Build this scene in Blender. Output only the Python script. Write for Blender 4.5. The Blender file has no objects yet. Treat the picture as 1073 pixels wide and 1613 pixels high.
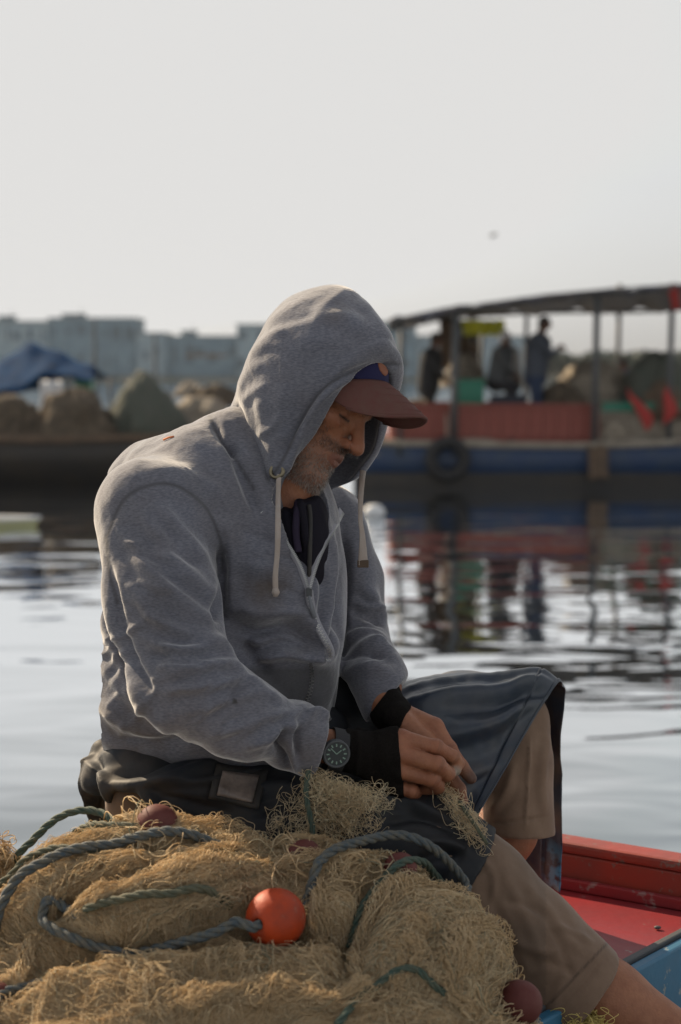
import bpy, math, random
import numpy as np
random.seed(7); np.random.seed(7)
scene = bpy.context.scene
# ------------------------------------------------------------------ camera
CAMP = np.array([0.0, 0.0, 1.75])
PITCH = math.atan(221.5/2500.0)
FPX = 2500.0
HAZE = 0.00013
RT = np.array([1.0, 0, 0]); FW = np.array([0, math.cos(PITCH), -math.sin(PITCH)]); UPV = np.array([0, math.sin(PITCH), math.cos(PITCH)])
cd = bpy.data.cameras.new('camera'); cam = bpy.data.objects.new('camera', cd); scene.collection.objects.link(cam)
cam.location = CAMP; cam.rotation_euler = (math.pi/2 - PITCH, 0, 0)
cd.sensor_fit = 'VERTICAL'; cd.sensor_height = 36.0; cd.lens = 36.0*FPX/1613.0
cd.clip_start = 0.05; cd.clip_end = 3000
cd.dof.use_dof = True; cd.dof.focus_distance = 2.42; cd.dof.aperture_fstop = 3.5; cd.dof.aperture_blades = 0
scene.camera = cam
# ------------------------------------------------------------------ sky and sun
SUN_EL = math.radians(33.0); SUN_AZ = math.radians(-42.0)      # azimuth left of the view direction, behind the man
world = bpy.data.worlds.new("World"); scene.world = world; world.use_nodes = True
wn = world.node_tree.nodes; wl = world.node_tree.links; wn.clear()
sky = wn.new('ShaderNodeTexSky'); sky.sky_type = 'NISHITA'; sky.sun_disc = False
sky.sun_elevation = SUN_EL; sky.sun_rotation = SUN_AZ
sky.altitude = 0; sky.air_density = 1.0; sky.dust_density = 3.0; sky.ozone_density = 1.5
hs = wn.new('ShaderNodeHueSaturation'); hs.inputs['Saturation'].default_value = 0.22
gm = wn.new('ShaderNodeGamma'); gm.inputs['Gamma'].default_value = 0.55
bg = wn.new('ShaderNodeBackground'); bg.inputs['Strength'].default_value = 0.083
wo = wn.new('ShaderNodeOutputWorld')
# bright hazy sky: the Nishita sky with its contrast softened and its colour washed out, as hazy air does
wl.new(sky.outputs[0], hs.inputs['Color']); wl.new(hs.outputs[0], gm.inputs[0])
sc_ = wn.new('ShaderNodeMix'); sc_.data_type = 'RGBA'; sc_.blend_type = 'MULTIPLY'; sc_.inputs[0].default_value = 1.0
wl.new(gm.outputs[0], sc_.inputs[6]); sc_.inputs[7].default_value = (2.32, 2.32, 2.32, 1)
cl_ = wn.new('ShaderNodeMix'); cl_.data_type = 'RGBA'; cl_.blend_type = 'DARKEN'; cl_.inputs[0].default_value = 1.0
cl_.inputs[7].default_value = (5.85, 5.80, 5.72, 1); wl.new(sc_.outputs[2], cl_.inputs[6]); wl.new(cl_.outputs[2], bg.inputs['Color']); wl.new(bg.outputs[0], wo.inputs['Surface'])
sd = bpy.data.lights.new('sun', 'SUN'); sun = bpy.data.objects.new('sun', sd); scene.collection.objects.link(sun)
sd.energy = 5.0; sd.angle = math.radians(0.6); sd.color = (1.0, 0.80, 0.56)
_sv = np.array([math.sin(SUN_AZ)*math.cos(SUN_EL), math.cos(SUN_AZ)*math.cos(SUN_EL), math.sin(SUN_EL)])
import mathutils
sun.rotation_euler = mathutils.Vector(_sv).to_track_quat('Z', 'Y').to_euler()
sun.location = (-4, 8, 6)
scene.view_settings.view_transform = 'Standard'; scene.view_settings.look = 'None'
scene.view_settings.exposure = 0.62; scene.view_settings.gamma = 1.0; scene.view_settings.use_curve_mapping = False
scene.render.engine = 'CYCLES'
scene.cycles.use_denoising = True
scene.cycles.max_bounces = 6; scene.cycles.diffuse_bounces = 2; scene.cycles.glossy_bounces = 3
scene.cycles.transmission_bounces = 4; scene.cycles.transparent_max_bounces = 6; scene.cycles.volume_bounces = 0
scene.cycles.sample_clamp_indirect = 4.0
# ------------------------------------------------------------------ geometry helpers
def C(px, py, d=0.0, D0=2.5):
    """photo direction + distance -> camera-aligned metric coordinates (x right, y up, z away)"""
    D = D0 + d
    return np.array([(px-536.5)/FPX*D, (806.5-py)/FPX*D, D])
def c2w(P):
    P = np.asarray(P, dtype=np.float64)
    return CAMP + P[..., 0:1]*RT + P[..., 1:2]*UPV + P[..., 2:3]*FW
def W(px, py, D):
    return c2w(C(px, py, 0, D))
def WX(px, D, z):
    """world point in the photo column px at horizontal distance D and height z"""
    return np.array([(px-536.5)/FPX*D, D, z])
def nrm(v):
    v = np.asarray(v, float); return v/np.linalg.norm(v)
_L = {}
def vnoise(P, seed=0):
    """smooth value noise, -1..1"""
    P = np.asarray(P, np.float64)
    i = np.floor(P).astype(np.int64); f = P - i; f = f*f*(3-2*f)
    def h(a, b, c):
        n = (a*374761393 + b*668265263 + c*2147483647 + seed*1274126177) & 0xffffffff
        n = ((n ^ (n >> 13))*1274126177) & 0xffffffff
        n = n ^ (n >> 16)
        return (n & 0xffff)/32767.5 - 1.0
    x, y, z = i[..., 0], i[..., 1], i[..., 2]; fx, fy, fz = f[..., 0], f[..., 1], f[..., 2]
    def lx(b, c): return h(x, b, c)*(1-fx) + h(x+1, b, c)*fx
    def ly(c): return lx(y, c)*(1-fy) + lx(y+1, c)*fy
    return ly(z)*(1-fz) + ly(z+1)*fz
def fbm(P, seed=0, o=3):
    s = 0; a = 1.0; t = 0
    for k in range(o):
        s = s + a*vnoise(P*(2.03**k), seed+k*17); t += a; a *= 0.5
    return s/t
# ---- signed distance pieces (camera-aligned metric space)
def sbone(P, a, b, ra, rb):
    a = np.asarray(a, float); b = np.asarray(b, float); ab = b-a; L2 = float(ab@ab) + 1e-12
    t = np.clip(((P-a)@ab)/L2, 0, 1)
    q = P - a - t[:, None]*ab
    return np.sqrt((q*q).sum(1)) - (ra + (rb-ra)*t)
def sbone_flat(P, a, b, ra, rb, ax, k):
    """tapered capsule whose section is squashed by k along the axis ax"""
    a = np.asarray(a, float); b = np.asarray(b, float); ab = b-a; L2 = float(ab@ab) + 1e-12
    t = np.clip(((P-a)@ab)/L2, 0, 1)
    q = P - a - t[:, None]*ab
    ax = nrm(ax); c = q@ax
    l2 = (q*q).sum(1) - c*c + (c/k)**2
    l = np.sqrt(np.maximum(l2, 1e-12))
    return (l - (ra + (rb-ra)*t))*min(k, 1.0)
def sell(P, c, r, R=None):
    q = P - np.asarray(c, float)
    if R is not None: q = q@np.asarray(R).T
    r = np.asarray(r, float)
    k0 = np.sqrt(((q/r)**2).sum(1)); k1 = np.sqrt(((q/(r*r))**2).sum(1)) + 1e-9
    return k0*(k0-1.0)/k1
def smin(a, b, k):
    h = np.clip(0.5 + 0.5*(b-a)/k, 0, 1)
    return b*(1-h) + a*h - k*h*(1-h)
def smax(a, b, k): return -smin(-a, -b, k)
def chain(P, pts, rs, k=0.01):
    d = None
    for i in range(len(pts)-1):
        e = sbone(P, pts[i], pts[i+1], rs[i], rs[i+1])
        d = e if d is None else smin(d, e, k)
    return d
def mesh_sdf(f, lo, hi, h, cf=6, slack=1.5):
    """sparse surface nets"""
    lo = np.asarray(lo, float); hi = np.asarray(hi, float)
    H = h*cf; n = np.ceil((hi-lo)/H).astype(int)
    g = [lo[i] + (np.arange(n[i])+0.5)*H for i in range(3)]
    X = np.stack(np.meshgrid(*g, indexing='ij'), -1).reshape(-1, 3)
    dc = f(X).reshape(n)
    V = np.repeat(np.repeat(np.repeat(dc, cf, 0), cf, 1), cf, 2).astype(np.float32)
    V = np.pad(V, ((0, 1),)*3, mode='edge')
    keep = np.argwhere(np.abs(dc) < H*0.87*slack)
    o = np.stack(np.meshgrid(*[np.arange(cf+1)]*3, indexing='ij'), -1).reshape(-1, 3)
    B = max(1, 400000//len(o))
    for s in range(0, len(keep), B):
        idx = (keep[s:s+B, None, :]*cf + o[None]).reshape(-1, 3)
        V[idx[:, 0], idx[:, 1], idx[:, 2]] = f(lo + idx*h)
    s = V < 0
    m = s[:-1, :-1, :-1].astype(np.uint8)
    cnt = np.zeros_like(m)
    offs = [(a, b, c) for a in (0, 1) for b in (0, 1) for c in (0, 1)]
    N = V.shape
    for a, b, c in offs: cnt += s[a:N[0]-1+a, b:N[1]-1+b, c:N[2]-1+c]
    act = np.argwhere((cnt > 0) & (cnt < 8))
    vid = np.full(cnt.shape, -1, np.int32); vid[act[:, 0], act[:, 1], act[:, 2]] = np.arange(len(act))
    acc = np.zeros((len(act), 3)); nn = np.zeros(len(act))
    cv = {q: V[act[:, 0]+q[0], act[:, 1]+q[1], act[:, 2]+q[2]] for q in offs}
    for q in offs:
        for ax in range(3):
            if q[ax] == 0:
                r = list(q); r[ax] = 1; r = tuple(r)
                a, b = cv[q], cv[r]; mm = (a < 0) != (b < 0)
                t = np.where(mm, a/(np.where(mm, a-b, 1)), 0)
                p = np.tile(np.array(q, float), (len(act), 1)); p[:, ax] = t
                acc += p*mm[:, None]; nn += mm
    verts = lo + (act + acc/nn[:, None])*h
    faces = []
    for ax in range(3):
        u, v = [(1, 2), (2, 0), (0, 1)][ax]
        sl0 = [slice(0, None)]*3; sl1 = [slice(0, None)]*3
        sl0[ax] = slice(0, -1); sl1[ax] = slice(1, None)
        e = s[tuple(sl0)] != s[tuple(sl1)]
        ii = np.argwhere(e)
        ok = (ii[:, u] > 0) & (ii[:, v] > 0) & (ii[:, u] < N[u]-1) & (ii[:, v] < N[v]-1)
        ii = ii[ok]
        ins = s[ii[:, 0], ii[:, 1], ii[:, 2]]
        def gid(du, dv):
            j = ii.copy(); j[:, u] += du; j[:, v] += dv
            return vid[j[:, 0], j[:, 1], j[:, 2]]
        q = np.stack([gid(-1, -1), gid(0, -1), gid(0, 0), gid(-1, 0)], 1)
        q[~ins] = q[~ins][:, ::-1]
        faces.append(q)
    return verts, np.concatenate(faces)
def vnormals(v, f):
    n = np.cross(v[f[:, 2]]-v[f[:, 0]], v[f[:, 3]]-v[f[:, 1]])
    N = np.zeros_like(v)
    for k in range(4): np.add.at(N, f[:, k], n)
    return N/(np.linalg.norm(N, axis=1)[:, None]+1e-12)
def relax(v, f, it=2, lam=0.5):
    e = np.concatenate([f[:, [0, 1]], f[:, [1, 2]], f[:, [2, 3]], f[:, [3, 0]]])
    deg = np.bincount(e[:, 0], minlength=len(v)) + np.bincount(e[:, 1], minlength=len(v))
    for _ in range(it):
        S = np.zeros_like(v)
        for c in range(3):
            S[:, c] = np.bincount(e[:, 0], v[e[:, 1], c], len(v)) + np.bincount(e[:, 1], v[e[:, 0], c], len(v))
        v = v + lam*(S/deg[:, None] - v)
    return v
# ---- linking
def set_props(o, label=None, cat=None, group=None, kind=None):
    if label: o['label'] = label
    if cat: o['category'] = cat
    if group: o['group'] = group
    if kind: o['kind'] = kind
    return o
def thing(name, label, cat, loc=(0, 0, 0), group=None, kind=None):
    o = bpy.data.objects.new(name, None); scene.collection.objects.link(o)
    o.location = tuple(loc); o.empty_display_size = 0.1
    return set_props(o, label, cat, group, kind)
def abs_loc(p):
    l = np.zeros(3)
    while p is not None:
        l = l + np.array(p.location); p = p.parent
    return l
def mk(name, verts, faces, mat, parent=None, smooth=True, origin=None, attrs=None, **kw):
    """verts are world coordinates"""
    verts = np.asarray(verts, float)
    if origin is None: origin = abs_loc(parent) if parent is not None else np.zeros(3)
    origin = np.asarray(origin, float)
    me = bpy.data.meshes.new(name)
    lv = verts - origin
    if isinstance(faces, np.ndarray):
        k = faces.shape[1]
        me.vertices.add(len(lv)); me.vertices.foreach_set('co', lv.astype(np.float32).ravel())
        me.loops.add(faces.size); me.loops.foreach_set('vertex_index', faces.astype(np.int32).ravel())
        me.polygons.add(len(faces))
        me.polygons.foreach_set('loop_start', np.arange(0, faces.size, k, dtype=np.int32))
        me.update(calc_edges=True); me.validate()
    else:
        me.from_pydata([tuple(v) for v in lv], [], [tuple(int(i) for i in f) for f in faces])
    if smooth: me.polygons.foreach_set('use_smooth', [True]*len(me.polygons))
    if attrs:
        for n, a in attrs.items():
            at = me.attributes.new(n, 'FLOAT', 'POINT'); at.data.foreach_set('value', np.asarray(a, np.float32))
    me.update()
    me.materials.append(mat)
    o = bpy.data.objects.new(name, me); scene.collection.objects.link(o)
    if parent is not None:
        o.parent = parent; o.location = tuple(origin - abs_loc(parent))
    else: o.location = tuple(origin)
    return set_props(o, **kw)
def mk_sdf(name, f, lo, hi, h, mat, parent, post=None, it=1, attr=None, **kw):
    v, q = mesh_sdf(f, lo, hi, h)
    if it: v = relax(v, q, it)
    if post is not None: v = post(v, q)
    at = attr(v, vnormals(v, q)) if attr else None
    return mk(name, c2w(v), q[:, ::-1] if HAND else q, mat, parent, attrs=at, **kw)
HAND = True     # camera axes (right, up, away) are left handed
class MB:
    """collects boxes, tubes and sheets in world space"""
    def __init__(s): s.v = []; s.f = []
    def add(s, v, f):
        b = sum(len(x) for x in s.v); s.v.append(np.asarray(v, float))
        s.f += [tuple(int(i)+b for i in q) for q in f]; return s
    def box(s, c, size, rz=0.0, R=None, taper=1.0):
        c = np.asarray(c, float); hx = np.asarray(size, float)/2
        v = np.array([[x, y, z] for z in (-1, 1) for y in (-1, 1) for x in (-1, 1)], float)*hx
        v[4:, :2] *= taper
        if R is None: R = np.array([[math.cos(rz), -math.sin(rz), 0], [math.sin(rz), math.cos(rz), 0], [0, 0, 1]])
        v = v@np.asarray(R).T + c
        return s.add(v, [(0, 2, 3, 1), (4, 5, 7, 6), (0, 1, 5, 4), (2, 6, 7, 3), (0, 4, 6, 2), (1, 3, 7, 5)])
    def tube(s, pts, r, n=8, cap=True):
        pts = np.asarray(pts, float); m = len(pts)
        r = np.full(m, r) if np.isscalar(r) else np.asarray(r, float)
        T = np.gradient(pts, axis=0); T /= np.linalg.norm(T, axis=1)[:, None]+1e-12
        u = np.cross(T[0], [0, 0, 1.0]);
        if np.linalg.norm(u) < 0.05: u = np.cross(T[0], [1.0, 0, 0])
        u = nrm(u); vs = []
        for i in range(m):
            u = nrm(u - (u@T[i])*T[i]); w = np.cross(T[i], u)
            a = np.arange(n)*2*math.pi/n
            vs.append(pts[i] + r[i]*(np.cos(a)[:, None]*u + np.sin(a)[:, None]*w))
        f = []
        for i in range(m-1):
            for k in range(n):
                a, b = i*n+k, i*n+(k+1) % n
                f.append((a, b, b+n, a+n))
        if cap: f.append(tuple(range(n-1, -1, -1))); f.append(tuple((m-1)*n+k for k in range(n)))
        return s.add(np.concatenate(vs), f)
    def grid(s, G, closed=False):
        G = np.asarray(G, float); a, b = G.shape[:2]; f = []
        for i in range(a-1):
            for j in range(b if closed else b-1):
                j2 = (j+1) % b
                f.append((i*b+j, i*b+j2, (i+1)*b+j2, (i+1)*b+j))
        return s.add(G.reshape(-1, 3), f)
    def build(s, name, mat, parent=None, smooth=False, **kw):
        v = np.concatenate(s.v)
        return mk(name, v, s.f, mat, parent, smooth=smooth, **kw)
def bevel(o, w, seg=2):
    m = o.modifiers.new('bevel', 'BEVEL'); m.width = w; m.segments = seg; m.limit_method = 'ANGLE'; m.angle_limit = math.radians(35); return o
def solid(o, t, off=0.0):
    m = o.modifiers.new('solid', 'SOLIDIFY'); m.thickness = t; m.offset = off; return o
def subsurf(o, n=1):
    m = o.modifiers.new('sub', 'SUBSURF'); m.levels = n; m.render_levels = n; return o
def spline(pts, n):
    """Catmull-Rom through pts, n samples"""
    P = np.asarray(pts, float); m = len(P)
    if m == 2: return P[0] + (P[1]-P[0])*np.linspace(0, 1, n)[:, None]
    Q = np.vstack([2*P[0]-P[1], P, 2*P[-1]-P[-2]])
    t = np.linspace(0, m-1-1e-9, n); i = t.astype(int); f = (t-i)[:, None]
    a, b, c, d = Q[i], Q[i+1], Q[i+2], Q[i+3]
    return 0.5*((2*b) + (c-a)*f + (2*a-5*b+4*c-d)*f*f + (3*b-a-3*c+d)*f**3)
# ------------------------------------------------------------------ materials
def mat(name, col, rough=0.7, spec=0.5, metal=0.0, noise=None, bump=None, col2=None, extra=None, bands=None, sheen=0):
    """noise=(scale, low, high) mixes col with col2; bump=(scale, strength, distance)"""
    m = bpy.data.materials.new(name); m.use_nodes = True
    nt = m.node_tree; N = nt.nodes; L = nt.links
    b = N['Principled BSDF']
    b.inputs['Base Color'].default_value = (*col, 1); b.inputs['Roughness'].default_value = rough
    b.inputs['Specular IOR Level'].default_value = spec; b.inputs['Metallic'].default_value = metal
    if sheen: b.inputs['Sheen Weight'].default_value = sheen; b.inputs['Sheen Roughness'].default_value = 0.4
    tc = N.new('ShaderNodeTexCoord')
    if noise:
        mp = N.new('ShaderNodeMapping'); L.new(tc.outputs['Object'], mp.inputs[0])
        if bands: mp.inputs['Scale'].default_value = bands
        nz = N.new('ShaderNodeTexNoise'); nz.inputs['Scale'].default_value = noise[0]; nz.inputs['Detail'].default_value = 6
        nz.inputs['Roughness'].default_value = 0.65
        L.new(mp.outputs[0], nz.inputs['Vector'])
        cr = N.new('ShaderNodeMapRange'); cr.inputs[1].default_value = noise[1]; cr.inputs[2].default_value = noise[2]
        L.new(nz.outputs[0], cr.inputs[0])
        mx = N.new('ShaderNodeMix'); mx.data_type = 'RGBA'
        L.new(cr.outputs[0], mx.inputs[0]); mx.inputs[6].default_value = (*col, 1); mx.inputs[7].default_value = (*(col2 or [c*0.6 for c in col]), 1)
        L.new(mx.outputs[2], b.inputs['Base Color'])
    if bump:
        nb = N.new('ShaderNodeTexNoise'); nb.inputs['Scale'].default_value = bump[0]; nb.inputs['Detail'].default_value = 5
        L.new(tc.outputs['Object'], nb.inputs['Vector'])
        bp = N.new('ShaderNodeBump'); bp.inputs['Strength'].default_value = bump[1]; bp.inputs['Distance'].default_value = bump[2]
        L.new(nb.outputs[0], bp.inputs['Height']); L.new(bp.outputs[0], b.inputs['Normal'])
    if extra: extra(nt, b)
    return m
def chips(col, scale=22, lo=.60, hi=.63):
    def ex(nt, b):
        N = nt.nodes; L = nt.links; tc = N.new('ShaderNodeTexCoord'); nz = N.new('ShaderNodeTexNoise'); nz.inputs['Scale'].default_value = scale; nz.inputs['Detail'].default_value = 9; nz.inputs['Roughness'].default_value = .7
        L.new(tc.outputs['Object'], nz.inputs['Vector']); mr = N.new('ShaderNodeMapRange'); mr.inputs[1].default_value = lo; mr.inputs[2].default_value = hi; L.new(nz.outputs[0], mr.inputs[0])
        mx = N.new('ShaderNodeMix'); mx.data_type = 'RGBA'; mx.inputs[7].default_value = (*col, 1); L.new(b.inputs['Base Color'].links[0].from_socket, mx.inputs[6]); L.new(mr.outputs[0], mx.inputs[0]); L.new(mx.outputs[2], b.inputs['Base Color'])
    return ex
def blend_attr(nt, b, attr, col, gain=1.0, noise=None):
    """lay a second surface colour over the base where the mesh attribute says so"""
    N = nt.nodes; L = nt.links
    at = N.new('ShaderNodeAttribute'); at.attribute_name = attr
    mx = N.new('ShaderNodeMix'); mx.data_type = 'RGBA'; mx.inputs[7].default_value = (*col, 1)
    src = b.inputs['Base Color'].links[0].from_socket if b.inputs['Base Color'].is_linked else None
    if src: L.new(src, mx.inputs[6])
    else: mx.inputs[6].default_value = b.inputs['Base Color'].default_value
    fac = at.outputs['Fac']
    if noise:
        tc = N.new('ShaderNodeTexCoord'); nz = N.new('ShaderNodeTexNoise'); nz.inputs['Scale'].default_value = noise[0]; nz.inputs['Detail'].default_value = 5
        L.new(tc.outputs['Object'], nz.inputs['Vector'])
        mr = N.new('ShaderNodeMapRange'); mr.inputs[1].default_value = noise[1]; mr.inputs[2].default_value = noise[2]
        L.new(nz.outputs[0], mr.inputs[0])
        mu = N.new('ShaderNodeMath'); mu.operation = 'MULTIPLY'; L.new(fac, mu.inputs[0]); L.new(mr.outputs[0], mu.inputs[1]); fac = mu.outputs[0]
    L.new(fac, mx.inputs[0]); L.new(mx.outputs[2], b.inputs['Base Color'])
# ================================================================== SETTING
# water: one sheet to the horizon
def water_mat():
    m = bpy.data.materials.new('harbour_water'); m.use_nodes = True
    nt = m.node_tree; N = nt.nodes; L = nt.links; b = N['Principled BSDF']
    b.inputs['Base Color'].default_value = (0.02, 0.036, 0.046, 1); b.inputs['Roughness'].default_value = 0.015
    b.inputs['IOR'].default_value = 1.33
    tc = N.new('ShaderNodeTexCoord')
    def layer(scale, sx, sy, dist, detail=2.0):
        mp = N.new('ShaderNodeMapping'); mp.inputs['Scale'].default_value = (sx, sy, 1); L.new(tc.outputs['Object'], mp.inputs[0])
        nz = N.new('ShaderNodeTexNoise'); nz.inputs['Scale'].default_value = scale; nz.inputs['Detail'].default_value = detail
        nz.inputs['Distortion'].default_value = 0.6
        L.new(mp.outputs[0], nz.inputs['Vector'])
        return nz.outputs[0]
    h1 = layer(0.8, 0.6, 1.0, 0, 0.6); h2 = layer(2.6, 0.5, 1.0, 0, 1.5); h3 = layer(0.25, 0.8, 1.0, 0, 1.0)
    b1 = N.new('ShaderNodeBump'); b1.inputs['Strength'].default_value = 1.0; b1.inputs['Distance'].default_value = 0.034; L.new(h1, b1.inputs['Height'])
    b2 = N.new('ShaderNodeBump'); b2.inputs['Strength'].default_value = 1.0; b2.inputs['Distance'].default_value = 0.009; L.new(h2, b2.inputs['Height'])
    L.new(b1.outputs[0], b2.inputs['Normal'])
    L.new(b2.outputs[0], b.inputs['Normal'])
    # low-angle reflection of the bright sky
    lw = N.new('ShaderNodeLayerWeight'); lw.inputs['Blend'].default_value = 0.5; L.new(b2.outputs[0], lw.inputs['Normal'])
    cr = N.new('ShaderNodeValToRGB'); e = cr.color_ramp.elements
    e[0].position = .30; e[0].color = (.04,)*3+(1,); e[1].position = .90; e[1].color = (1, 1, 1, 1)
    for p, c in ((.60, .20), (.70, .44), (.78, .82), (.83, .98)):
        k = e.new(p); k.color = (c, c, c, 1)
    L.new(lw.outputs['Facing'], cr.inputs[0])
    gl = N.new('ShaderNodeBsdfGlossy'); gl.inputs['Color'].default_value = (.94, .97, 1, 1); gl.inputs['Roughness'].default_value = .015; L.new(b2.outputs[0], gl.inputs['Normal'])
    b.inputs['Specular IOR Level'].default_value = 0.0
    ms = N.new('ShaderNodeMixShader'); L.new(cr.outputs[0], ms.inputs[0]); L.new(b.outputs[0], ms.inputs[1]); L.new(gl.outputs[0], ms.inputs[2])
    L.new(ms.outputs[0], N['Material Output'].inputs['Surface'])
    return m
M = {}
M['water'] = water_mat()
mb = MB(); S = 900.0
mb.add([(-S, -40, 0), (S, -40, 0), (S, 1800, 0), (-S, 1800, 0)], [(0, 1, 2, 3)])
mb.build('water', M['water'], kind='structure')
M['seabed'] = mat('seabed', (0.05, 0.05, 0.04), 0.9)
# far shore: low land with trees and pale harbour buildings
M['land'] = mat('shore_rock', (0.16, 0.15, 0.13), 0.9, noise=(0.3, 0.35, 0.65), col2=(0.09, 0.10, 0.07))
M['farwood'] = mat('far_foliage', (0.12, 0.14, 0.12), 0.9, noise=(0.5, 0.35, 0.65), col2=(0.04, 0.055, 0.035))
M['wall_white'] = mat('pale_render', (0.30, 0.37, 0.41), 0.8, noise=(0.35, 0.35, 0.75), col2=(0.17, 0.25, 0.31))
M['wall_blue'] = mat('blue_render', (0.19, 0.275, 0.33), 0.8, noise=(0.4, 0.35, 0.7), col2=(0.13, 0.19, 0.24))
M['roofc'] = mat('roof_felt', (0.22, 0.24, 0.25), 0.8)
M['glass'] = mat('window_glass', (0.09, 0.13, 0.16), 0.5)
M['rustc'] = mat('rusty_strip', (0.20, 0.13, 0.09), 0.8, noise=(1.0, 0.3, 0.7))
mb = MB()
n = 90; xs = np.linspace(-260, 400, n)
prof = 1.3 + 0.5*np.array([vnoise(np.array([x*0.05, 3.3, 0.0])) for x in xs])
rows = []
for k, (yy, hh) in enumerate([(295, -0.5), (298, 0.3), (303, 0.5), (380, 0.9), (620, 1.6)]):
    rows.append(np.stack([xs, np.full(n, yy)+3*np.sin(xs*0.07), hh*prof if hh > 0 else np.full(n, -1.0)], 1))
mb.grid(np.array(rows)[::-1]); mb.build('ground', M['land'], smooth=True, kind='structure')
# far trees on the shore (a belt that reads as one mass) -> one object of leaf clumps
def clump_belt(name, x0, x1, y0, base, top, cnt, size, label, mat_):
    rng = np.random.RandomState(5); V = []; F = []
    for i in range(cnt):
        x = rng.uniform(x0, x1); hmax = top*(0.72+0.28*vnoise(np.array([x*0.045, 1.7, 0.3]))+0.12*vnoise(np.array([x*0.3, 5.7, 0.3])))
        z = base + (hmax-base)*rng.uniform(0, 1)**0.75; y = y0 + rng.uniform(-5, 5)
        s = size*rng.uniform(0.6, 1.3); a = rng.normal(size=(3, 3)); a = np.linalg.qr(a)[0]
        b = len(V)*1
        V += [(np.array([x, y, z]) + s*(a[0]*p+a[1]*q)) for p, q in ((-1, -.6), (.9, -.8), (1, .7), (-.8, .9))]
        F.append((b, b+1, b+2, b+3))
    o = mk(name, np.array(V), F, mat_, smooth=False, kind='stuff'); o['label'] = label; o['category'] = 'trees'
    return o
clump_belt('far_tree_belt', 8, 165, 316, 0.4, 8.2, 6500, 0.75, 'hazy belt of trees along the far shore behind the covered boat', M['farwood'])
# harbour buildings far left: x in photo columns, top row in photo
def block(px0, px1, ytop, D, depth, mat_, label, win=0, rows=1, roof=True, band=None, name='harbour_building'):
    x0 = (px0-536.5)/FPX*D; x1 = (px1-536.5)/FPX*D
    zt = 1.75 + (585-ytop)/FPX*D
    zb = 0.35
    t = thing(name, label, 'building', ((x0+x1)/2, D, zb))
    mb = MB(); mb.box(((x0+x1)/2, D+depth/2, (zt+zb)/2), (x1-x0, depth, zt-zb)); mb.build('wall', mat_, t)
    if roof:
        mb = MB(); mb.box(((x0+x1)/2, D+depth/2, zt+0.12), (x1-x0+0.4, depth+0.4, 0.24)); mb.build('roof', M['roofc'], t)
    if band:
        mb = MB(); mb.box(((x0+x1)/2+band[0], D-0.05, zb+(zt-zb)*band[1]), ((x1-x0)*band[2], 0.1, band[3])); mb.build('fascia_band', M['rustc'], t)
    if win:
        rb = random.Random(int(px0)+5)
        w0 = (x1-x0)/win
        me = None
        for r in range(rows):
            for i in range(win):
                cx = x0 + w0*(i+0.5); cz = zb + (zt-zb)*(r+0.55)/(rows)
                hh = (zt-zb)/rows*0.34
                fm = MB(); fm.box((0, 0, 0), (w0*0.5, 0.12, hh)); 
                if me is None:
                    o = fm.build('window', M['glass'], t, origin=(0, 0, 0)); me = o.data
                else:
                    o = bpy.data.objects.new('window', me); scene.collection.objects.link(o); o.parent = t
                o.location = (cx+rb.uniform(-.25, .25)*w0-t.location[0], D-0.03-t.location[1], cz+rb.uniform(-.2, .3)*hh-t.location[2]); o.scale = (rb.uniform(.3, 1.5), 1, rb.uniform(.5, 1.5))
    return t
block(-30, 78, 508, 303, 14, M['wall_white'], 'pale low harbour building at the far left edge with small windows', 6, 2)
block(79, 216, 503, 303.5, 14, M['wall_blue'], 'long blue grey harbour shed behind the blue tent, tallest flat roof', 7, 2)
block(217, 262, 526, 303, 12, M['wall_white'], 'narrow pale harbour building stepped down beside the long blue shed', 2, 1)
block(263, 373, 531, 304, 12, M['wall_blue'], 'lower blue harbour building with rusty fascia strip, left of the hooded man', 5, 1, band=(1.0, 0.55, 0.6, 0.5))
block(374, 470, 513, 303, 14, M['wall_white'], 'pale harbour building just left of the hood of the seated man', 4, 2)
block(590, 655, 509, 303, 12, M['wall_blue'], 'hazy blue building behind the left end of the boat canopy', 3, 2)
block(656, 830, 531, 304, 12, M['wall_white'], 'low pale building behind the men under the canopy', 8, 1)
M['darkmetal'] = mat('dark_metal', (0.06, 0.065, 0.07), 0.6)
def roof_clutter(px, w, h_px, ybase, lab):
    D = 307; w = w*1.45; x = (px-536.5)/FPX*D; z0 = 1.75+(585-ybase)/FPX*D; hh = h_px/FPX*D
    t = thing('roof_hut', lab, 'hut', (x, D, z0))
    mb = MB(); mb.box((x, D, z0+hh/2), (w, 2.0, hh)); mb.build('wall', M['wall_blue'], t)
    mb = MB(); mb.box((x, D, z0+hh+.1), (w+.4, 2.4, .2)); mb.build('roof', M['roofc'], t)
    mb = MB(); mb.tube([(x+w*.3, D, z0+hh), (x+w*.3, D, z0+hh+1.3)], .07, 6); mb.build('mast', M['darkmetal'], t)
roof_clutter(15, 2.2, 7, 507, 'small hut on the roof at the far left edge')
roof_clutter(120, 3.0, 5, 502, 'low hut with a mast on the long blue shed')
roof_clutter(300, 2.0, 7, 530, 'small hut on the lower blue building')
# poles and crane arms on the far quay
def far_pole(px, ytop, lab):
    D = 150; x = (px-536.5)/FPX*D; zt = 1.75+(585-ytop)/FPX*D
    mb = MB(); mb.tube([(x, D, -1), (x, D, zt)], [0.22, 0.12], 8)
    o = mb.build('mooring_pole', M['darkmetal'], origin=(x, D, 0)); set_props(o, lab, 'pole')
far_pole(246, 524, 'dark mooring pole standing in front of the far sheds')
far_pole(152, 505, 'thin pole before the long blue shed above the tent')
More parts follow.
